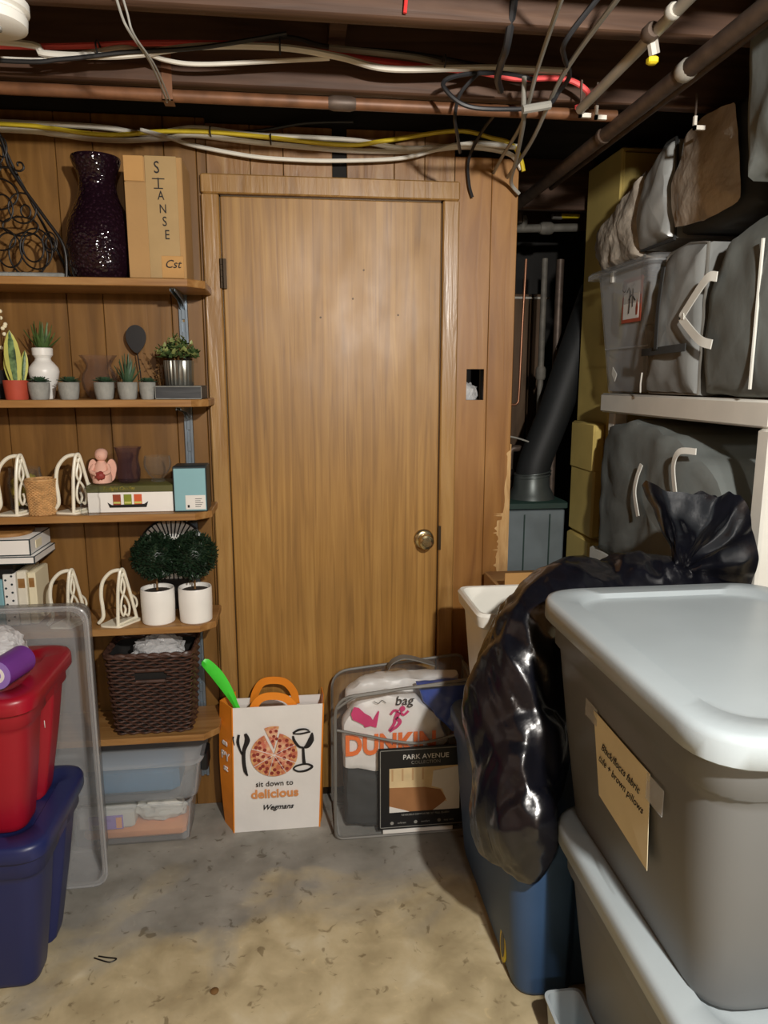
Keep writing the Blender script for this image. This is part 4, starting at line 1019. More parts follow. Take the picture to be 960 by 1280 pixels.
MB().b2((.283, 2.1590, .092), (.520, 2.1605, .250)).build('card_photo', 'room_photo', card)
MB().poly([(.283, 2.1588, .092), (.345, 2.1588, .092), (.44, 2.1588, .092), (.475, 2.1588, .13), (.455, 2.1588, .165), (.40, 2.1588, .178), (.283, 2.1588, .182)], (0, -.0006, 0)).build('card_blanket', 'brown_blanket', card)
MB().poly([(.425, 2.1588, .180), (.43, 2.1588, .235), (.52, 2.1588, .248), (.52, 2.1588, .12), (.478, 2.1588, .12), (.46, 2.1588, .168)], (0, -.0009, 0)).build('card_pillow', 'paper_white', card)
MB().poly([(.283, 2.1586, .092), (.283, 2.1586, .115), (.33, 2.1586, .10), (.35, 2.1586, .092)], (0, -.0012, 0)).build('card_sheet', 'paper_white', card); MB().poly([(.43, 2.1586, .092), (.47, 2.1586, .122), (.52, 2.1586, .12), (.52, 2.1586, .092)], (0, -.0012, 0)).build('card_sheet', 'paper_white', card)
for i in range(4): MB().b2((.29 + i * .034, 2.1588, .205), (.296 + i * .034, 2.1595, .248)).build('card_shutter', 'beige', card)
text('letter', 'REVERSIBLE COMFORTER SET FULL QUEEN', .0085, (.405, 2.1592, .080), FACE_Y, 'cement', card)
for i, s_ in enumerate(('softness', 'comfort', 'easy care')):
    text('letter', s_, .009, (.325 + i * .08, 2.1592, .052), FACE_Y, 'cement', card)
    q_ = MB(); ylathe(q_, [(.006, 0), (.006, .001)], (.292 + i * .08, 2.1600, .052), 10); q_.build('card_icon', 'cement', card)
MB().bev((.262, 2.162, .012), (.50, 2.1665, .026), .001).build('card_slip', 'paper_white', card)

t = thing('donut_shop_bag', 'white plastic bag with magenta runner print and orange letters inside the clear zip bag', 'plastic bag', (.30, 2.25, .22))
m_ = MB(); cushion(m_, [(.135, .235), (.25, .215), (.42, .235), (.49, .31), (.46, .40), (.38, .475), (.28, .490), (.18, .465), (.135, .40)], .07, mp(2.235), .004, .006, 3, 72, 14, round_=.02); m_.build('bag', 'bag_white', t)
YB = 2.1875
MB().poly([(x, YB, z) for x, z in ((.160, .438), (.170, .462), (.186, .458), (.205, .438), (.225, .425), (.232, .412), (.240, .428), (.250, .445), (.253, .440), (.247, .405), (.243, .385), (.225, .392), (.206, .388), (.200, .398), (.180, .410), (.165, .418))], (0, -.0008, 0)).build('map_print', 'pink', t, False)
def rib2(pts, wds, name, mat, parent, y):
    global t
    tt = t; t = parent; ribbon(pts, wds, name, mat, y); t = tt
q_ = MB(); ylathe(q_, [(.0095, 0), (.0095, .001)], (.330, YB, .447), 14); q_.build('runner_print', 'pink', t)
for pts, wd in (([(.318, .436), (.308, .415)], [.008, .0075]), ([(.318, .438), (.302, .442), (.290, .428)], [.005, .004, .004]), ([(.322, .436), (.334, .425), (.350, .438)], [.005, .004, .004]), ([(.309, .416), (.322, .402), (.312, .385), (.300, .378), (.288, .368)], [.0065, .006, .005, .005, .004]), ([(.306, .414), (.302, .395), (.286, .372)], [.006, .005, .004])):
    rib2(pts, wd, 'runner_print', 'pink', t, YB)
text('letter', 'DUNKIN', .098, (.292, YB, .322), FACE_Y, 'orange2', t, offset=.0035, sx=.80)
text('letter', 'bag', .045, (.335, YB, .474), FACE_Y, 'ink', t, shear=.2); rib2([(.235, .478), (.25, .470), (.262, .480), (.275, .470)], [.001, .001, .001], 'scribble', 'ink', t, YB)
t = thing('blue_plastic_bag', 'shiny royal blue plastic bag tucked in the clear zip bag', 'plastic bag', (.48, 2.22, .36))
m_ = MB(); cushion(m_, [(.375, .525), (.40, .46), (.455, .40), (.50, .35), (.555, .36), (.56, .52), (.46, .53)], .045, mp(2.215), .006, .010, 6, 60, 16, round_=.012); m_.build('bag', 'bag_blue', t)
text('letter', 'care', .02, (.50, 2.186, .44), (PI / 2, -.9, 0), 'bag_white', t)
t = MB(); cushion(t, [(.135, .02), (.54, .02), (.545, .20), (.42, .23), (.25, .215), (.14, .235)], .13, mp(2.265), .01, .012, 8, 72, 12, round_=.03)
tag(t.build('folded_blanket', 'dark_fabric', loc=(.335, 2.27, .02)), 'dark grey folded blanket in the bottom of the clear zip bag', 'blanket')
t = MB(); cushion(t, [(.15, .40), (.34, .42), (.53, .43), (.545, .512), (.36, .518), (.20, .505), (.15, .47)], .06, mp(2.315), .01, .014, 9, 72, 14, round_=.02)
tag(t.build('white_wrap', 'bag_white', loc=(.34, 2.315, .40)), 'crumpled white plastic wrap at the back of the clear zip bag', 'plastic wrap')

# ================================================================== RIGHT: TOTES AND TUBS
t = tote('storage_tote', 'blue lidded storage tote on the floor under the black bag', .478, .90, 1.446, 2.125, 0, .500, .034, 'blue_tote', 'blue_tote', .06, notch='y', nd=.02, over=.012)
MB().poly([(.5062, 1.59 + .025 * math.cos(a), .065 + .05 * math.sin(a)) for a in [2 * PI * i / 20 for i in range(20)]], (.004, 0, 0)).build('oval_sticker', 'yellow_tag', t)
MB().poly([(.5054, 1.59 + .015 * math.cos(a), .065 + .036 * math.sin(a)) for a in [2 * PI * i / 20 for i in range(20)]], (.004, 0, 0)).build('oval_print', 'black', t)
t = thing('white_tub', 'open white plastic tub standing on the blue tote', 'tub', (.65, 1.98, .5))
mb = MB(); rw = lambda g, z, r=.035: ring(rrect(.482 + g, .80 - g, 1.81 + g, 2.085 - g, r, 6), z)
mb.loft([rw(.045, .500), rw(.040, .506), rw(.014, .84), rw(.006, .842), rw(.0, .848), rw(-.004, .880), rw(.002, .888), rw(.010, .886), rw(.018, .86), rw(.044, .508)]); mb.build('shell', 'white_tub', t)
g1 = tote('storage_tote', 'grey storage tote with handwritten paper note on top of the other grey tote', .558, 1.075, .835, 1.515, .536, 1.040, .050, 'grey_tote', 'grey_lid', .085, notch='y', nd=.02, lidh=.036, over=.022)
nt_ = MB(); nt_.add([(.5700, 1.262, .872), (.5700, 1.032, .868), (.5760, 1.030, .690), (.5820, 1.242, .700), (.5708, 1.262, .872), (.5708, 1.032, .868), (.5768, 1.030, .690), (.5828, 1.242, .700)], [(0, 1, 2, 3), (7, 6, 5, 4), (0, 4, 5, 1), (1, 5, 6, 2), (2, 6, 7, 3), (3, 7, 4, 0)])
pn = nt_.build('paper_note', 'paper', g1, False)
MB().b2((.5690, 1.245, .845), (.5705, 1.30, .880)).build('clear_tape', 'clear_tub', g1); MB().b2((.5690, .985, .82), (.5705, 1.04, .866)).build('clear_tape', 'clear_tub', g1)
tote('storage_tote', 'grey storage tote on the floor beneath the one with the paper note', .580, 1.085, .800, 1.436, 0, .545, .060, 'grey_tote', 'grey_lid', .085, notch='y', nd=.02, lidh=.036, over=.022)
t = thing('narrow_bin', 'narrow open grey plastic bin on the floor beside the lower grey tote', 'bin', (.575, 1.20, 0))
mb = MB(); tub_shell(mb, .545, .628, .95, 1.385, 0, .11, .008, .02, .003, .004); mb.build('shell', 'grey_lid', t)

# ---- tall cardboard carton by the panelling
t = thing('moving_carton', 'brown cardboard carton standing between the panelling and the white tub', 'box', (.77, 2.27, 0))
MB().bev((.650, 2.158, 0), (.885, 2.40, .845), .004).build('carton', 'cardboard', t)
MB().bev((.652, 2.152, .84), (.883, 2.157, .905), .001).build('flap', 'card_flap', t)

# ---- black rubbish bag
def blob(ells, vox, amp, seed, fr=7.0):
    mb = MB()
    for c, s_ in ells: mb.sphere(c, 1.0, 20, 14, s_)
    me = bpy.data.meshes.new('tmp'); me.from_pydata(mb.v, [], mb.f); bm = bmesh.new(); bm.from_mesh(me); bmesh.ops.recalc_face_normals(bm, faces=bm.faces); bm.to_mesh(me); bm.free()
    ob = bpy.data.objects.new('tmp', me); COL.objects.link(ob)
    m = ob.modifiers.new('r', 'REMESH'); m.mode = 'VOXEL'; m.voxel_size = vox
    s2 = ob.modifiers.new('s', 'SMOOTH'); s2.factor = .5; s2.iterations = 10
    dg = bpy.context.evaluated_depsgraph_get(); out = bpy.data.meshes.new_from_object(ob.evaluated_get(dg))
    bpy.data.objects.remove(ob); bpy.data.meshes.remove(me)
    nrm = [v.normal.copy() for v in out.vertices]
    for v, n_ in zip(out.vertices, nrm):
        p = v.co + Vector((seed, 0, 0))
        q = Vector((p.x * fr, p.y * fr, p.z * fr * .55)); wv_ = noise.noise_vector(q * .6) * .8
        q = q + wv_ * .5; q2 = Vector((q.x * 2.1 + q.z * .7, q.y * 2.1, q.z * 1.3)) + wv_
        f = .75 * noise.voronoi(q)[0][0] + .40 * noise.voronoi(q2)[0][0] + .12 * noise.voronoi(q2 * 2.2)[0][0]
        v.co += n_ * amp * (f - .5)
    return out
me = blob([((.578, 1.680, .735), (.125, .145, .25)), ((.472, 1.57, .50), (.060, .12, .15)), ((.505, 1.455, .49), (.075, .075, .125)), ((.530, 1.565, .60), (.108, .10, .17)), ((.520, 1.62, .66), (.112, .11, .24)), ((.500, 1.52, .53), (.085, .10, .17)), ((.70, 1.675, .93), (.17, .13, .13)), ((.88, 1.685, .96), (.16, .125, .11)), ((1.0, 1.66, .93), (.10, .09, .10))], .0075, .040, 3.3, 8.0)
me.name = 'black_bag_body'; me.materials.append(M['blackbag'])
for p in me.polygons: p.use_smooth = True
t = thing('rubbish_bag', 'shiny black plastic rubbish bag slumped over the blue tote with a tied neck', 'rubbish bag', (.65, 1.63, .5))
o = bpy.data.objects.new('bag_body', me); COL.objects.link(o); me.transform(Matrix.Translation(-Vector(t.location))); o.parent = t
nk = Vector((.945, 1.640, 1.040)); ns_ = 70; rings = []
edge = smooth_path([(-.118, -.005, .235), (-.07, -.03, .212), (.0, -.05, .208), (.06, -.05, .212), (.100, -.045, .190), (.125, -.04, .12), (.158, -.03, .04), (.168, -.015, -.035)], 10)
def esamp(s_):
    i = min(len(edge) - 2, int(s_ * (len(edge) - 1))); f = s_ * (len(edge) - 1) - i; return edge[i].lerp(edge[i + 1], f)
for k in range(17):
    u = .06 + .94 * k / 16; rg_ = []
    for sd in (0, 1):
        for i in range(ns_):
            s_ = i / (ns_ - 1) if sd == 0 else 1 - i / (ns_ - 1)
            e = esamp(s_); pl = math.sin(s_ * 23 + .8 * math.sin(s_ * 9)) * .5 + .5 * noise.noise(Vector((s_ * 9, u * 2.2, sd * 4)))
            tp = math.sin(PI * min(1, max(0, s_))) ** .5
            q = nk + e * (u * (1 if sd == 0 else .93))
            dy = (-.022 - .045 * math.sin(PI * u * .8) * tp - .020 * pl * u * tp) if sd == 0 else (.012 + .035 * u * tp + .012 * pl * u * tp)
            q += Vector((.012 * noise.noise(Vector((s_ * 6, u * 5, 2))), dy * (.25 + .75 * u), .010 * noise.noise(Vector((s_ * 14, 3, u)))))
            rg_.append(tuple(q))
    rings.append(rg_)
mb = MB(); mb.loft(rings, True, False); mb.build('bag_neck', 'blackbag', t, angle=80)
tl = MB(); tl.tube([(nk.x + .021 * math.cos(a), nk.y + .013 * math.sin(a), nk.z + .004 * math.sin(3 * a)) for a in [2 * PI * i / 20 for i in range(20)]], .005, 6, True); tl.build('tie', 'blackbag', t)

# ================================================================== RIGHT: SHELF UNIT AND BAGS
K = 1.12
def S(y, z): return (y * K, 1.51 + (z - 1.51) * K)
t = thing('shelf_unit', 'white painted shelf unit along the right wall', 'shelf unit', (1.35, 2.1, 0))
for z0, z1, nm in ((1.394, 1.462, 'shelf_board'), (.820, .880, 'shelf_board'), (.20, .26, 'shelf_board')):
    MB().bev((1.12, 1.60, z0), (1.62, 2.60 if z0 < 1.3 else 2.57, z1), .006).build(nm, 'white_paint', t)
for y in (1.585, 2.555):
    for x in (1.115 if y < 2 else 1.17, 1.59):
        MB().bev((x, y, 0), (x + .055, y + .05, 1.394), .006).build('post', 'white_paint', t)
t = thing('clear_tote', 'clear lidded plastic tote with a sticker on the white shelf', 'storage tote', (1.3, 2.45, 1.462))
mb = MB(); tub_shell(mb, 1.115, 1.55, 2.235, 2.650, 1.462, 1.880, .045, .035, .003, .006); mb.build('tub', 'clear_tub', t)
ld = MB(); RR = lambda g, z: ring(rrect(1.095 + g, 1.57 - g, 2.19 + g, 2.700 - g, .03), z); ld.loft([RR(0, 1.872), RR(0, 1.888), RR(.01, 1.897), RR(.04, 1.899)]); ld.build('lid', 'clear_tub', t)
MB().bev((1.115, 2.51, 1.845), (1.128, 2.53, 1.885), .002).build('latch', 'white_plastic', t)
ln = MB(); ln.tube([(1.138, 2.27, 1.62), (1.138, 2.59, 1.62)], .003, 6); ln.build('moulded_line', 'clear_tub', t)
MB().bev((1.1285, 2.312, 1.70), (1.1325, 2.452, 1.845), .001).build('sticker', 'red_print', t)
MB().bev((1.1278, 2.325, 1.712), (1.1300, 2.440, 1.832), .0005).build('sticker_face', 'paper_white', t)
q_ = MB(); q_.tube([(1.1272, 2.435 + .014 * math.cos(a), 1.822 + .018 * math.sin(a)) for a in [2 * PI * i / 18 for i in range(18)]], .0018, 5, True); q_.build('ink_circle', 'ink', t)
text('letter', '1', .022, (1.1272, 2.435, 1.822), FACE_X, 'ink', t)
for pts in ([(2.415, 1.80), (2.40, 1.815), (2.39, 1.80), (2.395, 1.73)], [(2.40, 1.775), (2.38, 1.79)], [(2.375, 1.82), (2.36, 1.825)], [(2.372, 1.81), (2.37, 1.75)], [(2.37, 1.785), (2.352, 1.77)]):
    q_ = MB(); q_.tube([(1.1272, y, z) for y, z in pts], .0022, 5); q_.build('ink_stroke', 'ink', t)
MB().poly([(1.1272, 2.345, 1.722), (1.1272, 2.335, 1.722), (1.1272, 2.332, 1.745), (1.1272, 2.340, 1.775), (1.1272, 2.347, 1.745)], (.001, 0, 0)).build('flame_print', 'candle_r', t)
t = MB(); cushion(t, [(2.29, 1.475), (2.57, 1.475), (2.57, 1.66), (2.45, 1.70), (2.29, 1.64)], .30, lambda u, v_, d: (1.345 - d, u, v_), .01, .012, 12, 60, 8)
tag(t.build('grey_cushion', 'grey_fabric', loc=(1.345, 2.43, 1.475)), 'grey cushion packed inside the clear tote on the white shelf', 'cushion')
MB().poly([(1.1288, 2.50, 1.555), (1.1288, 2.465, 1.53), (1.1288, 2.478, 1.505), (1.1288, 2.505, 1.53)], (.0015, 0, 0)).build('label_scrap', 'strap', bpy.data.objects['clear_tote'])

def zbag(name, label, cat, outline, xf, th, mat, bulge, amp, seed, trim=None, rnd_=.03, ns=8, window=None):
    ys = [p[0] for p in outline]; zs_ = [p[1] for p in outline]
    t = thing(name, label, cat, (xf + th / 2, sum(ys) / len(ys), min(zs_)))
    xc = xf + th / 2 + bulge
    mf = lambda u, v_, d: (xc - d, u, v_)
    mb = MB(); O = cushion(mb, outline, th, mf, bulge, amp, seed, 84, ns, round_=rnd_); mb.build('body', mat, t)
    if trim:
        tr = MB(); tr.tube([mf(p.x, p.y, th / 2 - rnd_ * .6) for p in O], .005, 6, True); tr.build('piping', trim, t)
    if window:
        wm, sc_, cshift = window
        c = sum(O, Vector((0, 0))) / len(O)
        w_ = MB(); cushion(w_, [c + Vector(cshift) + (p - c) * sc_ for p in O], th + .05, mf, bulge * .8, amp, seed, 84, ns, True, rnd_ * .5)
        w_.build('vinyl_window', wm, t)
    return t, mf
o_ = lambda *pts: [S(*p) for p in pts]
cl = lambda L: [(y, min(z, 2.205)) for y, z in L]
zbag('quilted_bag', 'clear vinyl bag of silvery quilted bedding on the clear tote lid', 'zip bag', o_((2.36, 1.858), (2.425, 1.93), (2.40, 1.985), (2.25, 2.045), (2.10, 2.095), (2.075, 1.858)), 1.10, .40, 'quilt', .02, .012, 21, 'piping', ns=16)
zbag('bedding_zip_bag', 'pale grey vinyl bedding bag squeezed between two other bags', 'zip bag', cl(o_((2.07, 1.875), (2.085, 2.0), (2.06, 2.075), (1.96, 2.14), (1.91, 2.145), (1.895, 2.0), (1.885, 1.875))), 1.085, .42, 'vinyl_grey', .02, .010, 22, 'dark_fabric', ns=9)
zbag('comforter_bag', 'large charcoal zip bag with a clear window showing brown quilting', 'zip bag', cl(o_((1.865, 1.88), (1.885, 2.0), (1.83, 2.12), (1.75, 2.14), (1.60, 2.14), (1.56, 2.0), (1.545, 1.885), (1.70, 1.86))), 1.09, .44, 'dark_fabric', .03, .010, 23, None, ns=8, window=('brown_quilt', .97, (0, .0)))
zbag('hanging_storage_bag', 'light grey fabric storage bag piled nearest the ceiling pipe', 'storage bag', [(1.552, 1.93), (1.560, 2.08), (1.555, 2.30), (1.27, 2.32), (1.25, 1.945), (1.40, 1.935)], .945, .42, 'grey_fabric', .02, .02, 24, None, ns=6)
t, mf = zbag('grey_storage_bag', 'slim grey storage bag with a dark strap beside the clear tote', 'storage bag', o_((1.985, 1.475), (1.975, 1.62), (1.945, 1.78), (1.925, 1.84), (1.82, 1.852), (1.735, 1.84), (1.73, 1.475)), 1.095, .42, 'grey_fabric2', .02, .012, 25, 'piping', ns=9)
def strapf(t, pts, wd, mat, name='strap', n=6):
    P = smooth_path(pts, n); mb = MB(); rings = []
    for k, p in enumerate(P):
        tg = (P[min(len(P) - 1, k + 1)] - P[max(0, k - 1)]).normalized(); nr = tg.cross(Vector((1, 0, 0)))
        nr = nr.normalized() if nr.length > 1e-4 else Vector((0, 0, 1))
        rings.append([p - nr * wd, p + nr * wd, p + nr * wd + Vector((.003, 0, 0)), p - nr * wd + Vector((.003, 0, 0))])
    mb.loft(rings); return mb.build(name, mat, t)
sy = lambda y, z, x: (x,) + S(y, z)
strapf(t, [sy(1.97, 1.585, 1.088), sy(1.90, 1.585, 1.078), sy(1.80, 1.588, 1.078), sy(1.735, 1.59, 1.085)], .011, 'dark_fabric')
strapf(t, [sy(1.86, 1.80, 1.078), sy(1.87, 1.70, 1.075), sy(1.865, 1.59, 1.072)], .009, 'dark_fabric')
q_ = MB(); q_.tube([(1.096,) + S(1.975, 1.475), (1.092,) + S(1.97, 1.50), (1.092,) + S(1.965, 1.53)], .0025, 5); q_.build('zip', 'strap', t)
t, mf = zbag('handled_storage_bag', 'big grey fabric storage bag with white webbing handles on the white shelf', 'storage bag', o_((1.705, 1.470), (1.728, 1.60), (1.712, 1.70), (1.64, 1.83), (1.54, 1.858), (1.30, 1.862), (1.26, 1.474)), 1.10, .50, 'grey_fabric', .02, .014, 26, None, ns=6)
strapf(t, [sy(1.63, 1.745, 1.092), sy(1.66, 1.742, 1.082), sy(1.735, 1.675, 1.075), sy(1.742, 1.663, 1.072), sy(1.735, 1.652, 1.075), sy(1.67, 1.605, 1.082), sy(1.63, 1.592, 1.092)], .0125, 'strap', 'handle')
q_ = MB(); q_.tube([sy(1.47, 1.49, 1.094), sy(1.47, 1.80, 1.094)], .004, 5); q_.build('zip', 'strap', t)
t, mf = zbag('slouched_storage_bag', 'slouched grey fabric bag with white handles on the lower white shelf', 'storage bag', [(2.53, .885), (2.545, 1.28), (2.50, 1.345), (2.30, 1.375), (2.05, 1.345), (1.86, 1.28), (1.70, 1.16), (1.68, .885)], 1.10, .40, 'grey_fabric', .02, .016, 27, None, ns=7)
strapf(t, [(1.095, 1.865, 1.315), (1.078, 1.92, 1.31), (1.076, 1.945, 1.27), (1.08, 1.935, 1.20), (1.09, 1.925, 1.13)], .009, 'strap', 'handle')
strapf(t, [(1.09, 2.165, 1.245), (1.082, 2.175, 1.20), (1.078, 2.175, 1.15), (1.082, 2.15, 1.08)], .009, 'strap', 'handle')
t, mf = zbag('dark_bundle', 'dark fabric bundle behind the near post on the lower shelf', 'bundle', [(1.67, .885), (1.67, 1.15), (1.655, 1.20), (1.645, .885)], 1.18, .30, 'dark_fabric', .01, .01, 28)

# ================================================================== YELLOW CABINET, FURNACE AND PIPES BEYOND
t = thing('yellow_cabinet', 'tall yellow painted plywood cabinet behind the white shelf', 'cabinet', (1.43, 2.86, 0))
MB().bev((1.225, 2.735, 0), (1.64, 3.05, 2.36), .006).build('carcass', 'yellow_ply', t)
MB().bev((1.232, 2.727, .05), (1.44, 2.734, 2.34), .003).build('door', 'yellow_ply', t); MB().bev((1.446, 2.727, .05), (1.635, 2.734, 2.34), .003).build('door', 'yellow_ply', t)
t = thing('foam_block_stack', 'yellow foam blocks leaning on the side of the yellow cabinet', 'foam block', (1.20, 2.85, 0))
for k, z in enumerate((0, .29, .58, .87, 1.14)): MB().bev((1.175 + .006 * (k % 2), 2.74, z + .002), (1.222, 2.98, z + (.285 if k < 4 else .20)), .008).build('block', 'yellow_ply', t)

t = thing('furnace', 'grey sheet-metal furnace with a dark green top', 'furnace', (.92, 3.25, 0))
MB().bev((.62, 3.0, 0), (1.172, 3.55, .95), .006).build('cabinet', 'furnace', t)
MB().bev((.61, 2.99, .951), (1.182, 3.56, .985), .006).build('top', 'furnace_top', t)
for x in (.985, 1.10): MB().b2((x, 2.997, .62), (x + .006, 3.001, .93)).build('seam', 'furnace_top', t)
t = thing('flue_pipe', 'fat black flue pipe slanting up from the furnace', 'flue pipe', (1.055, 3.12, .985))
c = MB(); c.lathe([(.105, 0), (.098, .02), (.082, .05), (.079, .11)], (1.055, 3.12, .985), 28, True, True); c.build('collar', 'flue_collar', t)
p = MB(); p.tube(smooth_path([(1.055, 3.12, 1.08), (1.075, 3.12, 1.17), (1.15, 3.13, 1.36), (1.24, 3.15, 1.62), (1.34, 3.17, 1.90)], 6), .074, 24); p.build('pipe', 'flue', t)
for z in (1.085, 1.10): q_ = MB(); q_.tube([(1.058 + .080 * math.cos(a), 3.12 + .080 * math.sin(a), z + .010 * math.cos(a)) for a in [2 * PI * i / 28 for i in range(28)]], .004, 6, True); q_.build('band', 'flue_collar', t)
t = thing('utility_boards', 'brown boards standing against the dark utility wall', 'boards', (1.1, 3.62, 0))
for i in range(4): MB().bev((.93 + i * .083, 3.60, 0), (.93 + i * .083 + .074, 3.625, 1.93), .003).build('board', 'util_board', t)
MB().b2((.93, 3.588, 1.905), (1.27, 3.60, 1.915)).build('strip', 'conduit', t)
def pipe(name, label, pts, r, mat, cat='pipe', smooth=True, n=10, extra=None):
    P = [Vector(p) for p in pts]
    t = thing(name, label, cat, P[0])
    MB().tube(smooth_path(pts, 5) if smooth and len(pts) > 2 else pts, r, n).build('pipe' if cat == 'pipe' else cat.split()[-1], mat, t)
    if extra:
        for nm, p, rr, L, ax, m_ in extra:
            d = Vector(ax); q = Vector(p); MB().tube([q - d * L / 2, q - d * L * .3, q + d * L * .3, q + d * L / 2], rr, 12, taper=lambda u: .8 if u in (0, 1) else 1).build(nm, m_, t)
    return t
pipe('water_pipe', 'horizontal grey water pipe with a union near the alcove ceiling', [(.75, 3.30, 2.165), (1.29, 3.30, 2.187)], .018, 'shaded_pipe', extra=[('fitting', (1.14, 3.30, 2.18), .028, .06, (1, 0, 0), 'shaded_pipe'), ('fitting', (1.03, 3.30, 2.20), .022, .06, (0, 0, 1), 'shaded_pipe')])
pipe('thin_copper_tube', 'thin bright copper tube hanging down and bending to the wall', [(1.02, 3.2, 2.03), (1.012, 3.2, 1.7), (1.008, 3.2, 1.46), (1.0, 3.2, 1.405), (.96, 3.2, 1.40), (.86, 3.2, 1.40)], .006, 'bright_copper')
pipe('grey_riser', 'pale grey riser pipe behind the flue', [(1.14, 3.3, 2.05), (1.14, 3.3, .985)], .014, 'shaded_pipe', smooth=False, extra=[('fitting', (1.14, 3.3, 1.54), .024, .06, (0, 0, 1), 'shaded_pipe'), ('fitting', (1.14, 3.3, 1.28), .03, .10, (0, 0, 1), 'iron_pipe')])
pipe('dark_riser', 'dark riser pipe by the flue', [(1.22, 3.32, 2.05), (1.22, 3.32, 0)], .018, 'iron_pipe', smooth=False)
pipe('gas_pipe', 'black iron gas pipe with elbow fittings beside the furnace', [(.98, 3.22, .985), (.98, 3.22, 1.12), (.985, 3.22, 1.19), (1.02, 3.22, 1.20), (1.10, 3.24, 1.20)], .016, 'iron_pipe', extra=[('fitting', (.98, 3.22, 1.08), .024, .05, (0, 0, 1), 'black_iron')])
pipe('alcove_wire', 'pale wire crossing the alcove above the furnace', [(.82, 3.1, 1.27), (.95, 3.1, 1.262), (1.06, 3.1, 1.228)], .004, 'grey_cable', 'wire')
pipe('vent_riser', 'dark riser with valve under the alcove ceiling', [(1.0, 3.25, 2.19), (1.0, 3.25, 2.40)], .016, 'iron_pipe', smooth=False, extra=[('valve', (1.0, 3.25, 2.27), .026, .05, (0, 0, 1), 'shaded_pipe')])
t = thing('yellow_valve', 'small yellow-handled valve on the alcove pipe', 'valve', (1.22, 3.30, 2.21)); MB().bev((1.20, 3.27, 2.222), (1.285, 3.30, 2.240), .003).build('lever', 'yellow_tag', t); q_ = MB(); q_.tube([(1.16, 3.285, 2.228), (1.205, 3.285, 2.228)], .012, 8); q_.build('body', 'shaded_pipe', t)

# ================================================================== CEILING: PIPES AND CABLES
t = pipe('copper_pipe', 'long old copper pipe strapped under the ceiling joist', [(-1.46, 1.972, 2.196), (.86, 1.972, 2.196)], .0145, 'copper', smooth=False, extra=[('coupling', (.135, 1.972, 2.196), .018, .07, (1, 0, 0), 'iron_pipe'), ('coupling', (-.95, 1.972, 2.196), .018, .06, (1, 0, 0), 'copper')])
st = MB(); st.b2((-.302, 1.952, 2.178), (-.278, 1.955, 2.30)); st.b2((-.302, 1.952, 2.178), (-.278, 1.992, 2.181)); st.build('strap_hanger', 'copper', t, False)
pipe('drain_pipe', 'thick brown iron pipe running under the joists above the bags', [(.852, -.6, 2.172), (.868, 3.0, 2.172)], .0195, 'iron_pipe', smooth=False, n=16, extra=[('coupling', (.861, 1.62, 2.172), .0225, .04, (0, 1, 0), 'conduit'), ('coupling', (.862, 2.05, 2.172), .022, .025, (0, 1, 0), 'iron_pipe')])
t = pipe('conduit_pipe', 'grey conduit with a small shut-off valve under the joists', [(.668, .3, 2.165), (.714, 1.85, 2.165)], .0115, 'conduit', smooth=False, n=12, extra=[('coupling', (.6935, 1.45, 2.165), .017, .03, (0, 1, 0), 'iron_pipe'), ('coupling', (.695, 1.37, 2.165), .015, .02, (0, 1, 0), 'conduit')])
q_ = MB(); q_.tube([(.700, 1.46, 2.165), (.712, 1.468, 2.135)], .011, 8); q_.build('valve_body', 'conduit', t); q_ = MB(); q_.bev((.700, 1.462, 2.118), (.720, 1.480, 2.132), .003); q_.build('valve_handle', 'yellow_tag', t)
pipe('second_pipe', 'thinner dark pipe alongside the thick brown iron pipe', [(.925, .6, 2.198), (.945, 2.7, 2.198)], .009, 'iron_pipe', smooth=False)
def cable(label, pts, r, mat, n=7): return tag(MB().tube(smooth_path(pts, 7), r, 7).build('cable', mat, loc=pts[0]), label, 'cable')
YC = 1.885
Lz = lambda y, *pts: [(x, y, z) for x, z in pts]
cable('red cable looping along the joist bay and turning down at its end', Lz(YC, (-1.46, 2.250), (-.648, 2.253), (-.292, 2.277), (-.014, 2.283), (.235, 2.260)) + Lz(YC - .01, (.454, 2.247), (.556, 2.237), (.679, 2.242), (.739, 2.217)) + [(.748, YC + .02, 2.200), (.73, YC + .04, 2.195)], .0065, 'pink_cable')
cable('thin red cable beside the thicker one in the joist bay', Lz(YC + .016, (-1.46, 2.262), (-.648, 2.262), (-.25, 2.285), (.0, 2.290), (.235, 2.272), (.46, 2.258)), .004, 'red_cable')
cable('thick white cable sagging through the joist bay', Lz(YC - .016, (-1.46, 2.245), (-.647, 2.256), (-.545, 2.236), (-.42, 2.237), (-.33, 2.246), (-.201, 2.268), (-.014, 2.275), (.119, 2.262), (.235, 2.242), (.40, 2.250), (.514, 2.256), (.685, 2.257)), .0075, 'white_cable')
cable('white cable running low at the panelling end of the joist bay', Lz(YC - .004, (-1.46, 2.232), (-.66, 2.225), (-.53, 2.232), (-.43, 2.252), (-.36, 2.262), (-.28, 2.240), (-.2, 2.235), (-.05, 2.248), (.10, 2.262)), .005, 'white_cable')
cable('grey cable beside the thick white cable in the joist bay', Lz(YC + .008, (.10, 2.29), (.3, 2.280), (.42, 2.262), (.55, 2.262), (.69, 2.262)), .007, 'grey_cable')
cable('dark cable drooping in the joist bay over the vase', Lz(YC - .028, (-1.4, 2.225), (-.66, 2.212), (-.50, 2.222), (-.36, 2.243), (-.2, 2.26), (.0, 2.30)), .005, 'black_cable')
cable('dark cable arching over the red one in the joist bay', Lz(YC + .026, (-.15, 2.29), (.0, 2.315), (.1, 2.30), (.3, 2.295), (.5, 2.275), (.66, 2.27), (.73, 2.255)), .005, 'black_cable')
YW = 2.412
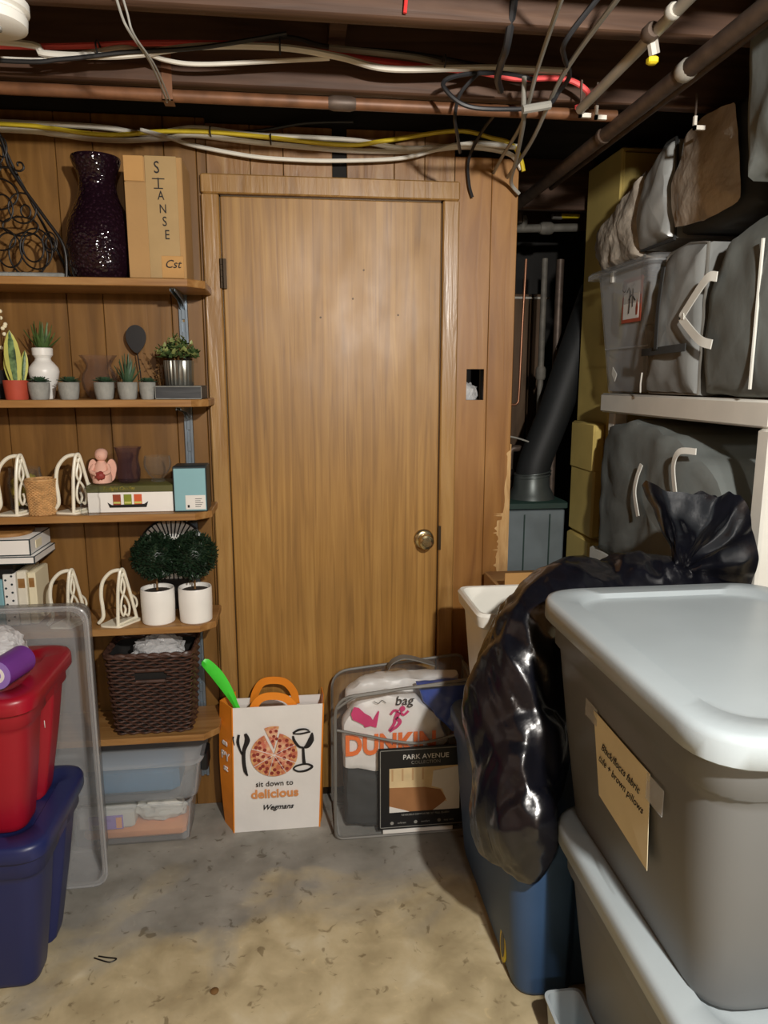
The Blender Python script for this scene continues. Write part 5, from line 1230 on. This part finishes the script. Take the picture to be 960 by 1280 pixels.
cable('yellow cable bundled along the top of the panelling', Lz(YW - .008, (-1.46, 2.252), (-.829, 2.249), (-.697, 2.242), (-.54, 2.230), (-.378, 2.246), (-.238, 2.250), (-.072, 2.242), (.17, 2.228), (.294, 2.244), (.521, 2.282), (.64, 2.266), (.701, 2.252), (.734, 2.215), (.748, 2.17)), .0066, 'yellow_cable')
cable('white cable on top of the yellow one across the panelling', Lz(YW, (-1.46, 2.262), (-.829, 2.257), (-.561, 2.254), (-.42, 2.240), (-.285, 2.262), (-.12, 2.250), (.0, 2.248), (.2, 2.245), (.35, 2.228), (.50, 2.238), (.60, 2.252), (.728, 2.246)), .0078, 'white_cable')
cable('white cable sagging lowest in front of the panelling over the door', Lz(YW - .016, (-.44, 2.246), (-.36, 2.228), (-.287, 2.208), (-.122, 2.184), (.0, 2.178), (.145, 2.179), (.344, 2.193), (.46, 2.222), (.547, 2.242), (.715, 2.238)), .0062, 'white_cable')
cable('white cable dipping under the yellow one by the vase', Lz(YW + .004, (-1.46, 2.240), (-.83, 2.237), (-.698, 2.231), (-.60, 2.222), (-.494, 2.220), (-.36, 2.232), (-.285, 2.243), (-.073, 2.227), (.195, 2.216), (.40, 2.222), (.56, 2.240), (.70, 2.225), (.745, 2.18)), .0078, 'white_cable')
cable('dark cable rising behind the white bundle over the door', Lz(YW + .006, (-.33, 2.262), (-.27, 2.25), (-.10, 2.262), (.05, 2.29), (.2, 2.30)), .005, 'black_cable')
cable('dark cable hanging down in front of the right panelling', [(.60, 2.10, 2.27), (.585, 2.30, 2.255), (.567, 2.404, 2.20), (.572, 2.414, 2.13), (.585, 2.418, 2.09)], .005, 'black_cable')
# loose black loops by the conduit
cable('thick black cable dropping diagonally from the near joist', [(.46, 1.56, 2.30), (.455, 1.60, 2.20), (.47, 1.70, 2.20), (.49, 1.80, 2.205), (.52, 1.88, 2.21)], .0085, 'black_cable')
cable('black cable coiled in a wide loop under the joist', [(.62, 1.52, 2.26), (.565, 1.56, 2.19), (.60, 1.66, 2.20), (.65, 1.76, 2.205), (.655, 1.84, 2.20), (.62, 1.84, 2.165), (.50, 1.83, 2.15), (.42, 1.83, 2.155), (.375, 1.84, 2.19), (.375, 1.85, 2.215), (.43, 1.86, 2.235), (.52, 1.87, 2.245), (.60, 1.87, 2.235)], .0055, 'black_cable')
cable('black cable hanging from the loop to the panelling', [(.46, 1.86, 2.24), (.42, 1.88, 2.20), (.415, 1.92, 2.16), (.44, 2.0, 2.14), (.47, 2.1, 2.13)], .0045, 'black_cable')
cable('thin grey cable running back under the joists beside the black loop', [(.36, .40, 2.208), (.455, 1.10, 2.206), (.50, 1.40, 2.20), (.56, 1.72, 2.20), (.60, 1.95, 2.165), (.64, 2.3, 2.17), (.68, 2.6, 2.17)], .005, 'grey_cable')
cable('thin grey cable next to the conduit', [(.55, .40, 2.208), (.60, 1.1, 2.206), (.61, 1.40, 2.205), (.63, 1.75, 2.20), (.67, 2.1, 2.16), (.72, 2.6, 2.16)], .0055, 'grey_cable')
cable('pale cable curving down to the panelling edge', [(.56, 1.82, 2.22), (.58, 1.88, 2.16), (.60, 1.95, 2.15), (.66, 2.2, 2.14), (.70, 2.38, 2.13), (.735, 2.40, 2.10)], .006, 'grey_cable')
cable('thin white wire hanging slack from the near joist', [(-.335, 1.555, 2.30), (-.312, 1.558, 2.20), (-.298, 1.57, 2.165), (-.285, 1.70, 2.165), (-.290, 1.90, 2.175), (-.291, 1.945, 2.172)], .0026, 'grey_cable')
cable('second thin wire hanging beside the slack one', [(-.325, 1.556, 2.30), (-.300, 1.56, 2.20), (-.292, 1.58, 2.165), (-.276, 1.71, 2.160), (-.282, 1.93, 2.172)], .0022, 'grey_cable')
cable('red pull tab hanging from the near joist', [(.235, 1.566, 2.28), (.236, 1.566, 2.25), (.234, 1.566, 2.225)], .004, 'red_cable')
t = thing('cable_tie', 'pale bundle tie clamping the loose cables', 'cable tie', (.60, 1.83, 2.155)); q_ = MB(); q_.tube([(.56, 1.825, 2.150), (.63, 1.83, 2.165)], .010, 8); q_.build('clamp', 'grey_cable', t)
for k, (x, y, z) in enumerate(((.715, 1.855, 2.150), (.762, 1.87, 2.152), (1.02, 1.86, 2.135))):
    t = thing('pipe_hook', ['small white pipe hook at the end of the conduit', 'small white pipe hook between conduit and thick iron pipe', 'small white pipe hook over the brown quilted bag'][k], 'hook', (x, y, z))
    q_ = MB(); q_.b2((x, y, z), (x + .007, y + .008, z + .032)); q_.b2((x, y, z), (x + .030, y + .008, z + .010)); q_.build('hook', 'bone', t, False)
    q_ = MB(); q_.b2((x + .0015, y + .002, z + .03), (x + .0055, y + .006, z + .085)); q_.build('nail', 'iron_pipe', t, False)
# cable staples round the bundles
for k, (x, y, z) in enumerate(((-.425, 1.865, 2.25), (-.016, 1.87, 2.277), (-.235, YW - .006, 2.252), (-.055, YW - .006, 2.236), (.375, 1.87, 2.262))):
    t = MB(); t.tube([(x, y + .024 * math.cos(a), z + .014 * math.sin(a)) for a in [2 * PI * i / 16 for i in range(16)]], .0022, 5, True)
    tag(t.build('zip_tie', 'black_cable', loc=(x, y, z)), ['black zip tie round the joist-bay cables over the vase', 'black zip tie round the joist-bay cables over the door', 'dark zip tie on the panelling bundle beside the casing corner', 'dark zip tie on the panelling bundle over the door', 'black zip tie on the red cable by the loops'][k], 'zip tie')
t = thing('smoke_alarm', 'round white smoke alarm fixed under the near joist', 'smoke alarm', (-.555, 1.592, 2.22))
q_ = MB(); q_.lathe([(.062, 0), (.068, -.006), (.068, -.020), (.060, -.024), (.060, -.028), (.064, -.032), (.062, -.048), (.050, -.054), (0, -.055)], (-.555, 1.592, 2.22), 32, True); q_.build('body', 'white_plastic', t)
q_ = MB(); q_.lathe([(.014, -.053), (.014, -.060), (.010, -.062), (0, -.062)], (-.548, 1.580, 2.22), 16, False); q_.build('button', 'cement', t)

# ---- floor litter
tag(MB().tube(smooth_path([(-.56, 1.745, .003), (-.54, 1.735, .003), (-.515, 1.725, .003), (-.50, 1.735, .003), (-.525, 1.742, .003), (-.55, 1.75, .003)], 4), .0018, 5).build('twig', 'black_iron', loc=(-.53, 1.74, 0)), 'thin dark loop of wire lying on the concrete', 'wire')
t = MB(); t.lathe([(.010, 0), (.011, .003), (.007, .006), (0, .007)], (-.232, 1.60, 0), 12, True); tag(t.build('pebble', 'twig', loc=(-.232, 1.6, 0)), 'small brown crumb on the concrete floor', 'debris')
# handwriting on the paper note
for ln_, (s_, z0) in enumerate((('Black/floccs fabric', .818), ('tule + brown pillows', .788))):
    me_o = text('letter', s_, .0215, (.5703 + (.002 if ln_ else 0), 1.142, z0), (PI / 2, 0, -PI / 2), 'ink', pn, shear=.35, ext=.0003)
